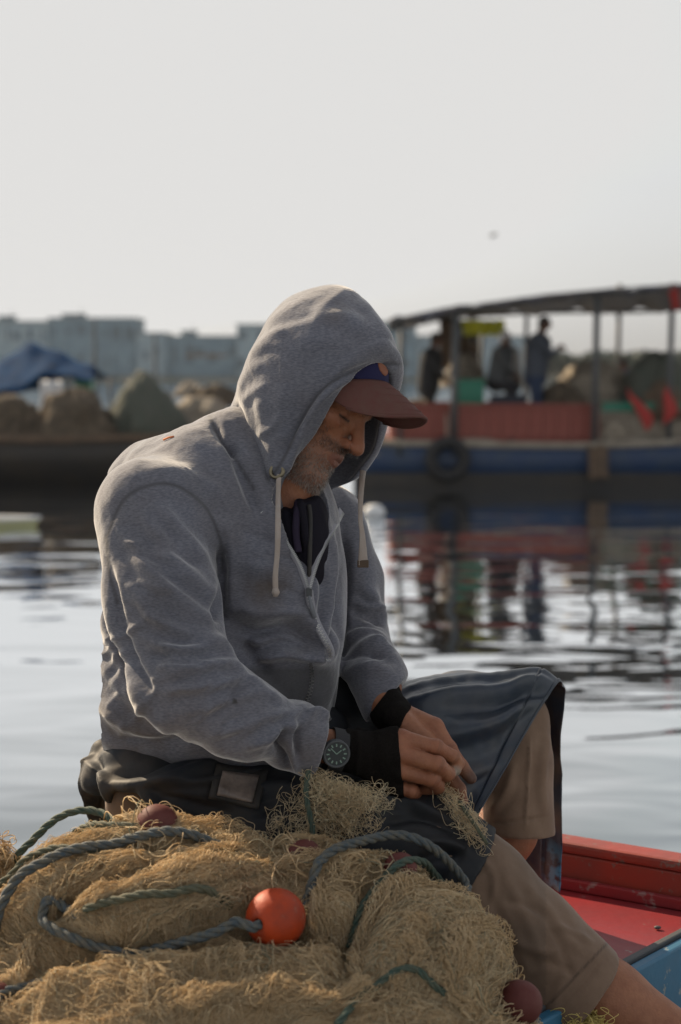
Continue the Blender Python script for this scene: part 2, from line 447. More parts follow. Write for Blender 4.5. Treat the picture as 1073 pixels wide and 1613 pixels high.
# thin sea haze: one closed box of even air round everything
hz = bpy.data.materials.new('haze'); hz.use_nodes = True; hz.node_tree.nodes.clear()
hv = hz.node_tree.nodes.new('ShaderNodeVolumePrincipled'); ho_ = hz.node_tree.nodes.new('ShaderNodeOutputMaterial')
hv.inputs['Color'].default_value = (.86, .93, 1.0, 1); hv.inputs['Density'].default_value = HAZE; hv.inputs['Anisotropy'].default_value = .3
hz.node_tree.links.new(hv.outputs[0], ho_.inputs['Volume'])
if HAZE: MB().box((40, 880, 9), (2000, 1900, 20.2)).build('haze', hz, kind='stuff')
# ================================================================== background boats
M['hull_blue'] = mat('blue_hull_paint', (0.008, 0.030, 0.085), 0.5, noise=(3, 0.45, 0.75), col2=(0.03, 0.05, 0.08))
M['hull_dark'] = mat('dark_hull', (0.022, 0.020, 0.019), 0.6, noise=(2, 0.4, 0.7), col2=(0.035, 0.028, 0.022))
M['red_paint'] = mat('faded_red_paint', (0.19, 0.042, 0.030), 0.6, noise=(4, 0.4, 0.7), col2=(0.22, 0.06, 0.045))
M['pale_wood'] = mat('weathered_wood', (0.30, 0.27, 0.22), 0.8, noise=(6, 0.3, 0.7), col2=(0.18, 0.15, 0.12))
M['brown_wood'] = mat('brown_wood', (0.13, 0.085, 0.055), 0.8, noise=(6, 0.3, 0.7), col2=(0.07, 0.05, 0.035))
M['rubber'] = mat('tyre_rubber', (0.018, 0.018, 0.02), 0.75)
M['tarp'] = mat('canopy_cloth', (0.05, 0.055, 0.085), 0.7, noise=(2.0, 0.4, 0.65), col2=(0.075, 0.06, 0.05))
M['tarp_blue'] = mat('blue_tarpaulin', (0.008, 0.045, 0.12), 0.9, spec=0.05, noise=(2.5, 0.4, 0.7), col2=(0.012, 0.03, 0.07), bump=(3, 0.4, 0.05))
M['yellow'] = mat('yellow_banner', (0.62, 0.60, 0.03), 0.6, noise=(5, 0.45, 0.6), col2=(0.42, 0.45, 0.05))
M['green'] = mat('green_plastic', (0.01, 0.16, 0.10), 0.4)
M['white_pl'] = mat('white_plastic', (0.62, 0.64, 0.66), 0.5)
M['heap'] = mat('net_heap', (0.13, 0.10, 0.07), 0.95, noise=(9, 0.35, 0.65), col2=(0.055, 0.045, 0.035), bump=(14, 0.8, 0.06))
M['heap_green'] = mat('net_heap_green', (0.095, 0.095, 0.08), 0.95, noise=(9, 0.35, 0.65), col2=(0.07, 0.085, 0.07), bump=(14, 0.8, 0.06))
M['heap_pale'] = mat('net_heap_pale', (0.34, 0.30, 0.24), 0.95, noise=(9, 0.35, 0.65), col2=(0.18, 0.15, 0.12), bump=(14, 0.8, 0.06))
M['red_cloth'] = mat('red_cloth', (0.30, 0.022, 0.018), 0.7)
M['skin_far'] = mat('skin_far', (0.20, 0.10, 0.06), 0.6)
M['navy'] = mat('navy_cloth', (0.03, 0.035, 0.05), 0.8)
M['jeans'] = mat('denim', (0.05, 0.075, 0.12), 0.85)
M['greyc'] = mat('grey_cloth', (0.16, 0.17, 0.19), 0.85)
M['palec'] = mat('pale_cloth', (0.45, 0.46, 0.47), 0.85)
def hull(name_parent, x0, x1, y, wid, zg, sheer, matl, flip=1, name='hull', zk=-0.4):
    """boat hull: x0 stern to x1 bow, centre line at y"""
    n = 26; m = 13; G = []
    for i in range(n):
        t = i/(n-1); x = x0 + (x1-x0)*t
        w = wid*0.5*(1-max(0, (t-0.55)/0.45)**2.2)*(0.86+0.14*min(1, t/0.2)); w = max(w, 0.02)
        zt = zg + sheer*(max(0, t-0.35)/0.65)**2 + sheer*0.15*(1-t)**2
        row = []
        for k in range(m):
            a = -1 + 2*k/(m-1)
            yy = math.copysign(abs(a)**0.45, a) if a else 0
            zz = zk + (zt-zk)*abs(a)**2.2
            row.append((x + 0.25*abs(a)*(t > 0.8)*(t-0.8)*5*math.copysign(1, x1-x0), y + w*yy, zz))
        G.append(row)
    mb = MB(); mb.grid(G); mb.f.append(tuple(range(m-1, -1, -1)))
    o = mb.build(name, matl, name_parent, smooth=True)
    top0 = np.array([r[0] for r in G]); top1 = np.array([r[-1] for r in G])
    return o, top0, top1
DB = 23.6
t_boat = thing('fishing_boat', 'covered blue fishing boat with red bulwark and tyre fender, moored on the right', 'boat', WX(820, DB, 0))
xw = lambda px, D: (px-536.5)/FPX*D
zw = lambda py, D: 1.75+(585-py)/FPX*D
h, tn, tf = hull(t_boat, xw(560, DB), xw(1420, DB), DB+1.2, 2.5, 0.60, 0.5, M['hull_blue'])
solid(h, 0.05)
# rubbing rail in pale wood and a dark boot line
for nm, pts, r, mt in (('rubbing_rail', tn, 0.055, M['pale_wood']), ('rubbing_rail', tf, 0.055, M['pale_wood'])):
    mb = MB(); mb.tube(pts + np.array([0, 0, 0.02]), r, 8); mb.build(nm, mt, t_boat, smooth=True)
boot = []
for p in tn:
    boot.append(((p[0], p[1]+0.02, 0.20)))
mb = MB(); mb.box(((xw(560, DB)+xw(1330, DB))/2, DB+0.03, 0.1), (xw(1330, DB)-xw(560, DB), 0.05, 0.28)); mb.build('boot_top', M['hull_dark'], t_boat)
# deck
mb = MB(); mb.box((xw(900, DB), DB+1.2, 0.52), (6.2, 2.2, 0.05)); mb.build('deck', M['pale_wood'], t_boat)
# red bulwark box built of vertical boards
bx0, bx1, bz0, bz1 = xw(618, DB), xw(945, DB), 0.62, zw(641, DB)
me = None; nb = 15; bw = (bx1-bx0)/nb
for i in range(nb):
    if me is None:
        mb = MB(); mb.box((0, 0, 0), (bw-0.008, 0.05, bz1-bz0)); o = mb.build('board', M['red_paint'], t_boat, origin=(0, 0, 0)); me = o.data
    else:
        o = bpy.data.objects.new('board', me); scene.collection.objects.link(o); o.parent = t_boat
    o.location = (bx0+bw*(i+0.5)-t_boat.location[0], DB+0.22-t_boat.location[1] + 0.01*(i % 2), (bz0+bz1)/2 + random.uniform(-.01, .01))
for dy_ in (.22, 2.0):
    mb = MB(); mb.box(((bx0+bx1)/2, DB+dy_, bz1+0.02), (bx1-bx0+0.1, 0.12, 0.05)); mb.build('coaming_cap', M['red_paint'], t_boat)
mb = MB(); mb.box((bx1, DB+1.1, (bz0+bz1)/2), (0.05, 1.8, bz1-bz0)); mb.box((bx0, DB+1.1, (bz0+bz1)/2), (0.05, 1.8, bz1-bz0)); mb.box(((bx0+bx1)/2, DB+2.0, (bz0+bz1)/2), (bx1-bx0, 0.05, bz1-bz0)); mb.build('bulwark', M['red_paint'], t_boat)
mb = MB(); mb.box((xw(1060, DB), DB+0.30, zw(641, DB)), (2.2, 0.10, 0.13)); mb.build('green_rail', M['green'], t_boat)
mb = MB(); mb.box((xw(1060, DB), DB+0.34, zw(675, DB)), (2.2, 0.05, 0.5)); mb.build('side_board', M['pale_wood'], t_boat)
# canopy on posts
def canopy(G, thick, matl, parent, name='canopy'):
    mb = MB(); mb.grid(G); o = mb.build(name, matl, parent, smooth=True); solid(o, thick); return o
def zc(px): return np.interp(px, [600, 640, 700, 780, 860, 960, 1073, 1250], [zw(509, DB), zw(502, DB), zw(489, DB), zw(479, DB), zw(468, DB), zw(459, DB), zw(452, DB), zw(445, DB)])
G = []
for j in range(13):
    v = j/12; row = []
    for i in range(50):
        px = 612 + (1250-612)*i/49
        x = xw(px, DB)
        sag = -0.10*math.sin(v*math.pi)*0.6 - 0.04*abs(math.sin(i*0.42))
        row.append((x*(1+.10*v), DB-0.05+2.5*v, 1.75+(zc(px)-1.75)*(1+.10*v) + sag*.5 + 0.05*math.sin(math.pi*v) + 0.035*math.sin(i*0.8+v*3) + 0.03*math.sin(i*1.7) - 0.34*v*min(1, max(.3, (px-612)/380))))
    G.append(row)
canopy(G, 0.03, M['tarp'], t_boat)
# valance folded over the front pole, uneven lower edge
G = []
for j in range(4):
    G.append([(xw(640+(1250-640)*i/59, DB), DB-0.10-0.03*math.sin(i*1.3), zc(640+(1250-640)*i/59) + 0.03 - j*(0.020+0.014*math.sin(i*0.35)+0.015*vnoise(np.array([i*0.7, 0, 0])))) for i in range(60)])
canopy(G, 0.015, M['tarp'], t_boat, 'valance')
mb = MB(); mb.tube([(xw(p, DB), DB-0.02, zc(p)-0.03) for p in range(612, 1251, 40)], 0.03, 8); mb.build('canopy_rail', M['darkmetal'], t_boat, smooth=True)
mb = MB(); mb.tube([(xw(p, DB)*1.1, DB+2.4, 1.75+(zc(p)-1.75)*1.1-.03-.34*min(1, max(.3, (p-612)/380))) for p in range(612, 1251, 40)], 0.03, 8); mb.build('canopy_rail', M['darkmetal'], t_boat, smooth=True)
for px, yb, r, dy, yt in ((630, 690, 0.035, 0.05, None), (715, 690, 0.055, 0.02, None), (936, 690, 0.05, 0.02, None), (849, 645, 0.035, 1.9, None), (640, 650, 0.03, 2.2, None), (1054, 690, 0.045, 0.05, None), (1013, 600, 0.04, 2.3, 436), (778, 640, .03, 2.3, None), (1170, 690, .05, .05, None)):
    D = DB+dy; zt = (zc(px)-0.02 - (0.18 if dy > 1 else 0)) if yt is None else zw(yt, DB)
    mb = MB(); mb.tube([(xw(px, DB), D, 0.5), (xw(px, DB)+0.02, D, zt)], r, 8); mb.build('post', M['darkmetal'] if px != 849 else M['greyc'], t_boat, smooth=True)
# tyre fender hung on a rope
def torus(mb, c, R, r, n=28, m=12, ax=(0, 1, 0)):
    ax = nrm(ax); u = nrm(np.cross(ax, [0.3, 0.1, 1])); w = np.cross(ax, u); G = []
    for i in range(n+1):
        a = 2*math.pi*i/n; e = math.cos(a)*u + math.sin(a)*w
        G.append([np.array(c)+e*(R+r*math.cos(b)) + ax*r*1.25*math.sin(b) for b in np.arange(m)*2*math.pi/m])
    mb.grid(G, closed=True)
ty = thing('tyre_fender', 'black tyre hanging as a fender on the side of the blue boat', 'tyre', WX(705, DB-0.12, 0.2))
mb = MB(); torus(mb, (xw(705, DB), DB-0.12, zw(722, DB)), 0.255, 0.085); mb.build('tyre', M['rubber'], ty, smooth=True)
mb = MB(); torus(mb, (xw(705, DB), DB-0.12, zw(722, DB)), 0.185, 0.03); mb.build('bead', M['rubber'], ty, smooth=True)
mb = MB(); mb.tube([(xw(703, DB), DB-0.13, zw(692, DB)), (xw(704, DB), DB-0.06, zw(668, DB)), (xw(704, DB), DB+.10, zw(652, DB))], 0.018, 6); mb.build('rope', M['pale_wood'], ty, smooth=True)
# heaps of net on the boats
def heap(px, py_top, py_base, wpx, D, dep, matl, label, seed, name='net_heap', lump=0.42, group=None):
    s = D/FPX; a = wpx/2*s; hz = (py_base-py_top)*s; c = np.array([xw(px, D), D, zw(py_base, D)])
    n, m = 40, 14; G = []
    for j in range(m):
        ph = j/(m-1)*math.pi/2
        row = []
        for i in range(n):
            th = 2*math.pi*i/n
            d = np.array([math.cos(th)*math.cos(ph), math.sin(th)*math.cos(ph), math.sin(ph)])
            r = 1 + lump*fbm(d[None]*2.2+seed*3.1, seed)[0] + 0.35*lump*vnoise(d*7+seed, seed)
            row.append(c + np.array([a*1.12*d[0]*r*(1-.22*abs(d[2])), dep*d[1]*r, hz*abs(d[2])**1.15*(.55+.45*r)]))
        G.append(row)
    mb = MB(); mb.grid(G, closed=True)
    o = mb.build(name, matl, smooth=True, origin=c); set_props(o, label, 'net', group); return o
heap(1035, 551, 640, 110, DB+0.9, 0.5, M['heap_green'], 'rounded grey green net heap at the right edge of the covered boat', 3)
heap(935, 566, 642, 150, DB+1.5, 0.6, M['heap_pale'], 'pale wide net heap behind the middle post of the covered boat', 4)
heap(880, 600, 645, 70, DB+1.0, 0.4, M['heap'], 'small brown net heap on the covered boat beside the tall standing man', 5)
heap(745, 690, 704, 120, DB+0.10, 0.12, M['heap_pale'], 'long pale net bundle lying on the gunwale above the tyre', 6, lump=0.3)
heap(1000, 690, 708, 90, DB+0.12, 0.15, M['heap_pale'], 'whitish cloth bundle on the gunwale at the right', 8, lump=0.3)
heap(730, 560, 610, 60, DB+1.8, 0.4, M['heap_pale'], 'pale heap on deck behind the green crate', 9)
def ell_obj(name, c, r, matl, label, cat):
    G = []
    for j in range(13):
        ph = -math.pi/2 + math.pi*j/12
        G.append([np.array(c)+np.array(r)*np.array([math.cos(t)*math.cos(ph), math.sin(t)*math.cos(ph), math.sin(ph)]) for t in np.arange(20)*2*math.pi/20])
    mb = MB(); mb.grid(G, closed=True); o = mb.build(name, matl, smooth=True, origin=c); set_props(o, label, cat); return o
# hanging brown cloth on the hull
G = [[(xw(925+30*i/7, DB), DB-0.10-0.03*math.sin(i*1.9)-0.01*j, zw(700, DB)-0.045*j - 0.02*math.sin(i)) for i in range(8)] for j in range(12)]
mb = MB(); mb.grid(G); o = mb.build('hanging_cloth', M['brown_wood'], smooth=True, origin=(xw(940, DB), DB, 0.3)); solid(o, 0.02); set_props(o, 'brown rag hanging over the blue hull below the middle post', 'cloth')
# yellow banner and dark panel
G = [[(xw(742+73*i/14, DB), DB+1.9+0.05*math.sin(i*0.9+j*.3), zw(497+26*j/5+ (2 if i % 3 else 0), DB)) for i in range(15)] for j in range(6)]
mb = MB(); mb.grid(G); o = mb.build('banner', M['yellow'], smooth=True, origin=(xw(780, DB), DB+1.9, 2.4)); solid(o, 0.01); set_props(o, 'bright yellow banner hanging under the boat canopy', 'banner')
G = [[(xw(706+66*i/9, DB), DB+2.1+0.06*math.sin(i*1.3), zw(497+85*j/9, DB)) for i in range(10)] for j in range(10)]
mb = MB(); mb.grid(G); o = mb.build('hanging_tarp', M['brown_wood'], smooth=True, origin=(xw(740, DB), DB+2.1, 2.0)); solid(o, 0.02); set_props(o, 'dark brown tarp hanging behind the yellow banner', 'tarp')
# crates
def crate(px, py_top, py_base, wpx, D, matl, label):
    s = D/FPX; w = wpx*s; hz = (py_base-py_top)*s; c = np.array([xw(px, D), D, zw(py_base, D)])
    t = thing('crate', label, 'crate', c)
    mb = MB()
    for sx in (-1, 1): mb.box(c+[sx*(w/2-0.015), 0, hz/2], (0.03, 0.4, hz))
    for sy in (-1, 1): mb.box(c+[0, sy*0.185, hz/2], (w-0.06, 0.03, hz))
    mb.box(c+[0, 0, 0.02], (w-.06, 0.34, 0.03)); mb.build('shell', matl, t)
    mb = MB(); 
    mb.box(c+[0, -0.205, hz-0.02], (w+0.03, 0.02, 0.05)); mb.build('rim', matl, t)
crate(737, 598, 650, 46, DB+0.9, M['green'], 'green plastic crate standing on the deck left of the seated man')
crate(880, 612, 650, 60, DB+1.4, M['navy'], 'dark box on deck right of the tall standing man')
crate(800, 622, 652, 55, DB+0.8, M['navy'], 'dark box in front of the man in the white cap')
# red flapping buoy markers
for k, (px, py, tilt, sc, lab) in enumerate(((1017, 650, -0.35, 1.0, 'upright red plastic fin leaning left at the right end of the boat'), (1043, 640, 0.25, 0.85, 'second red plastic fin leaning right at the right end of the boat'))):
    pts = []
    for i in range(9):
        a = i/8; pts.append((0.13*math.sin(a*math.pi)**0.8*sc, a))
    c = np.array([xw(px, DB), DB-0.05, zw(py+28, DB)]); G = []
    for i in range(9):
        w, a = pts[i]; z = a*0.62*sc; bx = c[0]+z*tilt+.05*math.sin(a*5)
        G.append([(bx+(w+0.01)*math.cos(b)*(.7+.3*(math.cos(b) > 0)), c[1]+0.16*(w+0.02)*math.sin(b)+.06*a*a, c[2]+z-.05*math.cos(b)*a) for b in np.arange(10)*2*math.pi/10])
    mb = MB(); mb.grid(G, closed=True); o = mb.build('marker_fin', M['red_cloth'], smooth=True, origin=c); set_props(o, lab, 'marker', 'red markers on the boat')
heap(800, 632, 690, 120, DB+0.7, 0.4, M['navy'], 'dark heap of gear on the deck in front of the seated man under the canopy', 21)
heap(905, 625, 648, 50, DB+0.6, 0.2, M['heap'], 'low brown net bundle beside the middle post', 22, lump=.5)
heap(660, 628, 645, 60, DB+0.5, 0.2, M['heap'], 'thin net bundle on the red bulwark at its left end', 23, lump=.5)
heap(1040, 600, 660, 70, DB+0.4, 0.25, M['brown_wood'], 'dark clutter behind the red fins at the right edge', 24, lump=.5)
heap(965, 655, 700, 60, DB+0.35, 0.2, M['heap_pale'], 'crumpled pale sack leaning inside the side board', 25, lump=.5)
for kx, (px_, py_, r_) in enumerate(((735, 520, .07), (757, 532, .06))):
    ell_obj('buoy', (xw(px_, DB), DB+1.6, zw(py_, DB)), (r_, r_, r_*1.4), M['hull_dark'] if kx % 2 else M['greyc'], 'dark buoy hanging under the canopy, '+('leftmost' if kx == 0 else 'second from left' if kx == 1 else 'beside the middle post'), 'buoy')
G = [[(xw(1046+14*i/5, DB)+0.01*j, DB-0.12+0.03*math.sin(i*2+j), zw(452+38*j/6, DB)) for i in range(6)] for j in range(7)]
mb = MB(); mb.grid(G); o = mb.build('flag', M['red_cloth'], smooth=True, origin=(xw(1052, DB), DB-.12, 2.7)); solid(o, 0.01); set_props(o, 'small red cloth tied to the post at the right edge', 'flag')
# ---- people on the far boat (bodies from one distance field each)
def far_person(px, D, zfeet, H, pose, top, legs, skin, label, face=1, cap=None, armc=None):
    """px column, feet height, H metres tall. pose: dict of joint offsets in metres relative to feet (x right, y away, z up)"""
    base = np.array([xw(px, D), D, zfeet])
    J = dict(hip=(0, 0, 0.50), chest=(0.03*face, 0, 0.76), neck=(0.04*face, 0, 0.85), head=(0.07*face, 0, 0.93),
             ls=(0, 0.11, 0.80), rs=(0, -0.11, 0.80), le=(0.05*face, 0.15, 0.64), re=(0.05*face, -0.15, 0.64), lh=(0.16*face, 0.1, 0.52), rh=(0.16*face, -0.1, 0.52),
             lk=(0.03*face, 0.06, 0.27), rk=(0.01*face, -0.06, 0.27), lf=(0, 0.07, 0.03), rf=(0, -0.07, 0.03))
    J.update(pose); J = {k: np.array(v)*H*np.array([1, .95, 1]) for k, v in J.items()}
    def f(P):
        d = smin(sbone(P, J['hip'], J['chest'], .10*H, .105*H), sbone_flat(P, J['ls'], J['rs'], .045*H, .045*H, (1, 0, 0), .9), .03)
        d = smin(d, sbone(P, J['neck'], J['head'], .032*H, .034*H), .015)
        d = smin(d, sell(P, J['head']+np.array([0, 0, .01]), (.056*H, .048*H, .068*H)), .01)
        d = smin(d, sbone(P, J['head']+np.array([.05*H*face, 0, 0]), J['head']+np.array([.062*H*face, 0, -.012*H]), .010*H, .012*H), .01)
        for a in 'lr':
            d = smin(d, chain(P, [J[a+'s'], J[a+'e'], J[a+'h']], [.035*H, .028*H, .02*H], .02), .03)
            d = smin(d, sbone(P, J[a+'h'], J[a+'h']+np.array([.035*H*face, 0, -.03*H]), .02*H, .012*H), .01)
            d = smin(d, chain(P, [J['hip']+np.array([0, J[a+'k'][1]*.8, 0]), J[a+'k'], J[a+'f']], [.065*H, .045*H, .035*H], .02), .03)
            d = smin(d, sbone(P, J[a+'f'], J[a+'f']+np.array([.09*H*face, 0, -.01]), .03*H, .022*H), .015)
        return d
    v, q = mesh_sdf(f, (-.5*H, -.35*H, -.05*H), (.5*H, .35*H, 1.06*H), 0.024)
    v = relax(v, q, 1)
    z = v[:, 2]/H
    m = bpy.data.materials.new('person_colours'); m.use_nodes = True; nt = m.node_tree; b = nt.nodes['Principled BSDF']; b.inputs['Roughness'].default_value = 0.85
    b.inputs['Base Color'].default_value = (*top, 1)
    hd = np.linalg.norm(v-J['head'], axis=1) < .085*H
    hand = np.minimum(np.linalg.norm(v-J['lh'], axis=1), np.linalg.norm(v-J['rh'], axis=1)) < .05*H
    sk = (hd | hand).astype(float)
    capm = (hd & (z > J['head'][2]/H+.012) | (hd & ((v[:, 0]-J['head'][0])*face < -.02*H) & (z > J['head'][2]/H-.03))).astype(float)
    lg = ((z < J['hip'][2]/H+.01) & (hand == False)).astype(float)
    blend_attr(nt, b, 'legs', legs); blend_attr(nt, b, 'skin', skin); blend_attr(nt, b, 'cap', cap or (0.02, 0.02, 0.02))
    o = mk('person', v+base, q, m, origin=base, attrs={'legs': lg, 'skin': sk, 'cap': capm}); set_props(o, label, 'person'); return o
SK = (0.12, 0.06, 0.04)
far_person(674, DB+1.2, 0.62, 1.74, dict(re=(0.10, -.15, .64), rh=(.17, -.12, .56), le=(.10, .15, .64), lh=(.17, .1, .56)), (0.014, 0.015, 0.018), (0.014, 0.015, 0.018), SK, 'man in dark shirt standing under the left end of the boat canopy facing right')
far_person(785, DB+1.0, 0.92, 1.66, dict(hip=(-.02, 0, .40), chest=(.03, 0, .64), neck=(.04, 0, .73), head=(.05, 0, .80), ls=(0, .11, .68), rs=(0, -.11, .68), le=(.08, .14, .52), re=(.08, -.14, .52), lh=(.16, .08, .45), rh=(.16, -.08, .45), lk=(.14, .07, .36), rk=(.14, -.07, .34)), (0.055, 0.06, 0.065), (0.02, 0.02, 0.025), SK, 'man in white cap sitting bent forward under the yellow banner', cap=(.6, .6, .6))
far_person(842, DB+0.8, 0.74, 1.86, dict(re=(.12, -.15, .68), rh=(.20, -.10, .75), le=(.04, .15, .62), lh=(.04, .12, .48)), (0.05, 0.06, 0.08), (0.02, 0.035, 0.075), SK, 'tall man in grey blue jacket and jeans standing in the middle of the boat')
far_person(806, DB+1.8, 0.74, 1.66, {}, (0.25, 0.26, 0.27), (0.05, 0.05, 0.05), SK, 'man in pale shirt half hidden behind the tall standing man', face=-1)
far_person(990, DB+3.2, 0.30, 1.7, {}, (0.12, 0.16, 0.25), (0.05, 0.05, 0.07), SK, 'distant man in blue shirt behind the net heaps at the right', face=-1)
# ---- left barge
DL = 24.6
t_b = thing('work_barge', 'long dark work barge piled with nets, moored on the left', 'boat', WX(150, DL, 0))
h, tn, tf = hull(t_b, xw(-260, DL), xw(440, DL), DL+1.5, 3.0, 0.66, 0.15, M['hull_dark']); solid(h, 0.05)
mb = MB(); mb.tube(tn+np.array([0, 0, .02]), 0.06, 8); mb.build('rubbing_rail', M['brown_wood'], t_b, smooth=True)
mb = MB(); mb.box((xw(120, DL), DL+1.5, 0.62), (5.6, 2.4, 0.05)); mb.build('deck', M['brown_wood'], t_b)
mb = MB(); mb.box((xw(110, DL), DL+.05, 0.73), (3.0, 0.06, 0.10)); mb.build('side_plank', M['brown_wood'], t_b)
heap(20, 618, 694, 130, DL+0.7, 0.5, M['heap'], 'dark brown net heap at the far left edge of the barge', 11, group=None)
heap(118, 610, 694, 130, DL+0.5, 0.5, M['heap'], 'brown net heap in the middle of the barge, before the white sheet', 12)
heap(228, 589, 692, 118, DL+0.8, 0.6, M['heap_green'], 'tallest grey green domed net heap on the barge', 13, lump=0.34)
heap(320, 622, 690, 110, DL+1.5, 0.5, M['heap_pale'], 'pale net heap at the right end of the barge beside the shoulder of the man', 14)
heap(345, 606, 640, 80, DL+2.6, 0.4, M['heap'], 'small dark net heap farthest right behind the pale heap', 15)
heap(300, 601, 625, 50, DL+3.0, 0.3, M['heap_pale'], 'small whitish bundle behind the domed heap', 16)
# blue tent
tt = thing('tent', 'dark blue tarpaulin shelter with a peaked roof on the barge', 'tent', WX(60, DL+2.5, 0.6))
G = []
for j in range(9):
    v = j/8; row = []
    for i in range(29):
        px = -70 + (150+70)*i/28
        pk = np.interp(px, [-70, 0, 48, 100, 130, 150], [612, 572, 540, 556, 572, 578])
        edge = np.interp(px, [-70, 0, 30, 60, 75, 100, 150], [640, 616, 618, 596, 588, 592, 600])
        y = pk + (edge-pk)*v**0.9 + 1.5*math.sin(i*1.1+v*5)
        Dt = DL+3.0-1.2*v; row.append((xw(px, Dt), Dt, zw(y, Dt)))
    G.append(row)
canopy(G, 0.02, M['tarp_blue'], tt, 'roof')
G2 = [[(p[0], 2*(DL+3.0)-p[1], p[2]-.002) for p in r] for r in G]; canopy(G2, 0.02, M['tarp_blue'], tt, 'roof')
for px, dy in ((147, 1.9), (147, 4.1), (-60, 1.9), (75, 1.9)):
    mb = MB(); mb.tube([(xw(px, DL), DL+dy, .6), (xw(px, DL), DL+dy, zw(594, DL))], .025, 8); mb.build('pole', M['darkmetal'], tt, smooth=True)
G = [[(xw(38+38*i/7, DL), DL+1.4+.05*math.sin(i*1.6), zw(600+66*j/7, DL)) for i in range(8)] for j in range(8)]
mb = MB(); mb.grid(G); o = mb.build('hanging_sheet', M['white_pl'], smooth=True, origin=(xw(57, DL), DL+1.4, 1.2)); solid(o, .01); set_props(o, 'white sheet hanging below the blue tent', 'sheet')
crate(135, 594, 614, 26, DL+2.4, M['green'], 'small green crate under the right corner of the blue tent')
far_person(92, DL+2.2, 0.62, 1.25, {}, (0.12, 0.08, 0.06), (0.1, 0.08, 0.06), SK, 'crouched man in brown under the blue tent', face=-1)
ell_obj('float', (xw(590, 19), 19, 0.06), (0.13, 0.10, 0.10), M['white_pl'], 'white float drifting on the water behind the drawstring', 'float')
# tip of a small yellow skiff at left
ts = thing('skiff', 'tip of a small yellow and white skiff on the water at the left edge', 'boat', WX(-20, 17.9, 0))
h, a1, a2 = hull(ts, xw(-330, 17.9), xw(26, 17.9), 17.9, 0.8, 0.065, 0.02, mat('pale_yellow_hull', (0.50, 0.50, 0.28), 0.5), zk=-.1)
mb = MB(); mb.tube(a1+np.array([0, 0, .012]), .02, 8); mb.tube(a2+np.array([0, 0, .012]), .02, 8); mb.build('gunwale', M['white_pl'], ts, smooth=True)
mb = MB(); mb.box((xw(-170, 17.9), 17.9, .05), (1.9, .6, .02)); mb.build('deck', M['white_pl'], ts)
# bird in the sky
c = W(778, 370, 60)
tb = thing('bird', 'tiny dark bird flying alone in the grey sky', 'bird', c)
def fb(P):
    d = sell(P, (0, 0, 0), (.10, .06, .06))
    d = smin(d, sell(P, (.09, 0, .05), (.04, .035, .035)), .03)
    d = smin(d, sbone(P, (-.08, 0, 0), (-.17, 0, -.03), .03, .012), .02)
    return d
v, q = mesh_sdf(fb, (-.3, -.2, -.2), (.3, .2, .2), .012); mk('body', v+c, q, M['hull_dark'], tb)
for s_ in (-1, 1):
    mb = MB(); mb.grid([[c+np.array([.05-.03*a, s_*(.03+.20*a), .02-.09*a]), c+np.array([-.05-.05*a, s_*(.03+.20*a), .02-.09*a])] for a in np.linspace(0, 1, 6)]); o = mb.build('wing', M['hull_dark'], tb, smooth=True); solid(o, .008)
# ================================================================== SEATED MAN
# ---- materials
def knit_mat():
    def ex(nt, b):
        N = nt.nodes; L = nt.links
        tc = N.new('ShaderNodeTexCoord')
        mp = N.new('ShaderNodeMapping'); mp.inputs['Scale'].default_value = (170, 170, 620); L.new(tc.outputs['Object'], mp.inputs[0])
        nz = N.new('ShaderNodeTexNoise'); nz.inputs['Scale'].default_value = 1.0; nz.inputs['Detail'].default_value = 3; L.new(mp.outputs[0], nz.inputs['Vector'])
        cr = N.new('ShaderNodeMapRange'); cr.inputs[1].default_value = .35; cr.inputs[2].default_value = .65; L.new(nz.outputs[0], cr.inputs[0])
        mx = N.new('ShaderNodeMix'); mx.data_type = 'RGBA'; L.new(cr.outputs[0], mx.inputs[0])
        mx.inputs[6].default_value = (0.108, 0.114, 0.143, 1); mx.inputs[7].default_value = (0.178, 0.185, 0.220, 1)
        # broad uneven fading
        n2 = N.new('ShaderNodeTexNoise'); n2.inputs['Scale'].default_value = 7; n2.inputs['Detail'].default_value = 4; L.new(tc.outputs['Object'], n2.inputs['Vector'])
        c2 = N.new('ShaderNodeMapRange'); c2.inputs[1].default_value = .3; c2.inputs[2].default_value = .7; c2.inputs[3].default_value = .82; c2.inputs[4].default_value = 1.12; L.new(n2.outputs[0], c2.inputs[0])
        m2 = N.new('ShaderNodeMix'); m2.data_type = 'RGBA'; m2.blend_type = 'MULTIPLY'; m2.inputs[0].default_value = 1
        L.new(mx.outputs[2], m2.inputs[6]); L.new(c2.outputs[0], m2.inputs[7]); L.new(m2.outputs[2], b.inputs['Base Color'])
        bp = N.new('ShaderNodeBump'); bp.inputs['Strength'].default_value = .35; bp.inputs['Distance'].default_value = .0012
        L.new(nz.outputs[0], bp.inputs['Height'])
        n3 = N.new('ShaderNodeTexNoise'); n3.inputs['Scale'].default_value = 38; n3.inputs['Detail'].default_value = 3; L.new(tc.outputs['Object'], n3.inputs['Vector'])
        b3 = N.new('ShaderNodeBump'); b3.inputs['Strength'].default_value = .5; b3.inputs['Distance'].default_value = .004; L.new(n3.outputs[0], b3.inputs['Height'])
        L.new(b3.outputs[0], bp.inputs['Normal']); L.new(bp.outputs[0], b.inputs['Normal'])
        blend_attr(nt, b, 'stain', (0.085, 0.065, 0.05), noise=(14, .35, .62))
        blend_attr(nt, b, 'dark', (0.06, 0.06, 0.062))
        blend_attr(nt, b, 'seam', (0.07, 0.07, 0.08))
    return mat('grey_knit', (0.2, 0.2, 0.21), 0.92, spec=0.2, extra=ex, sheen=0.7)
M['knit'] = knit_mat()
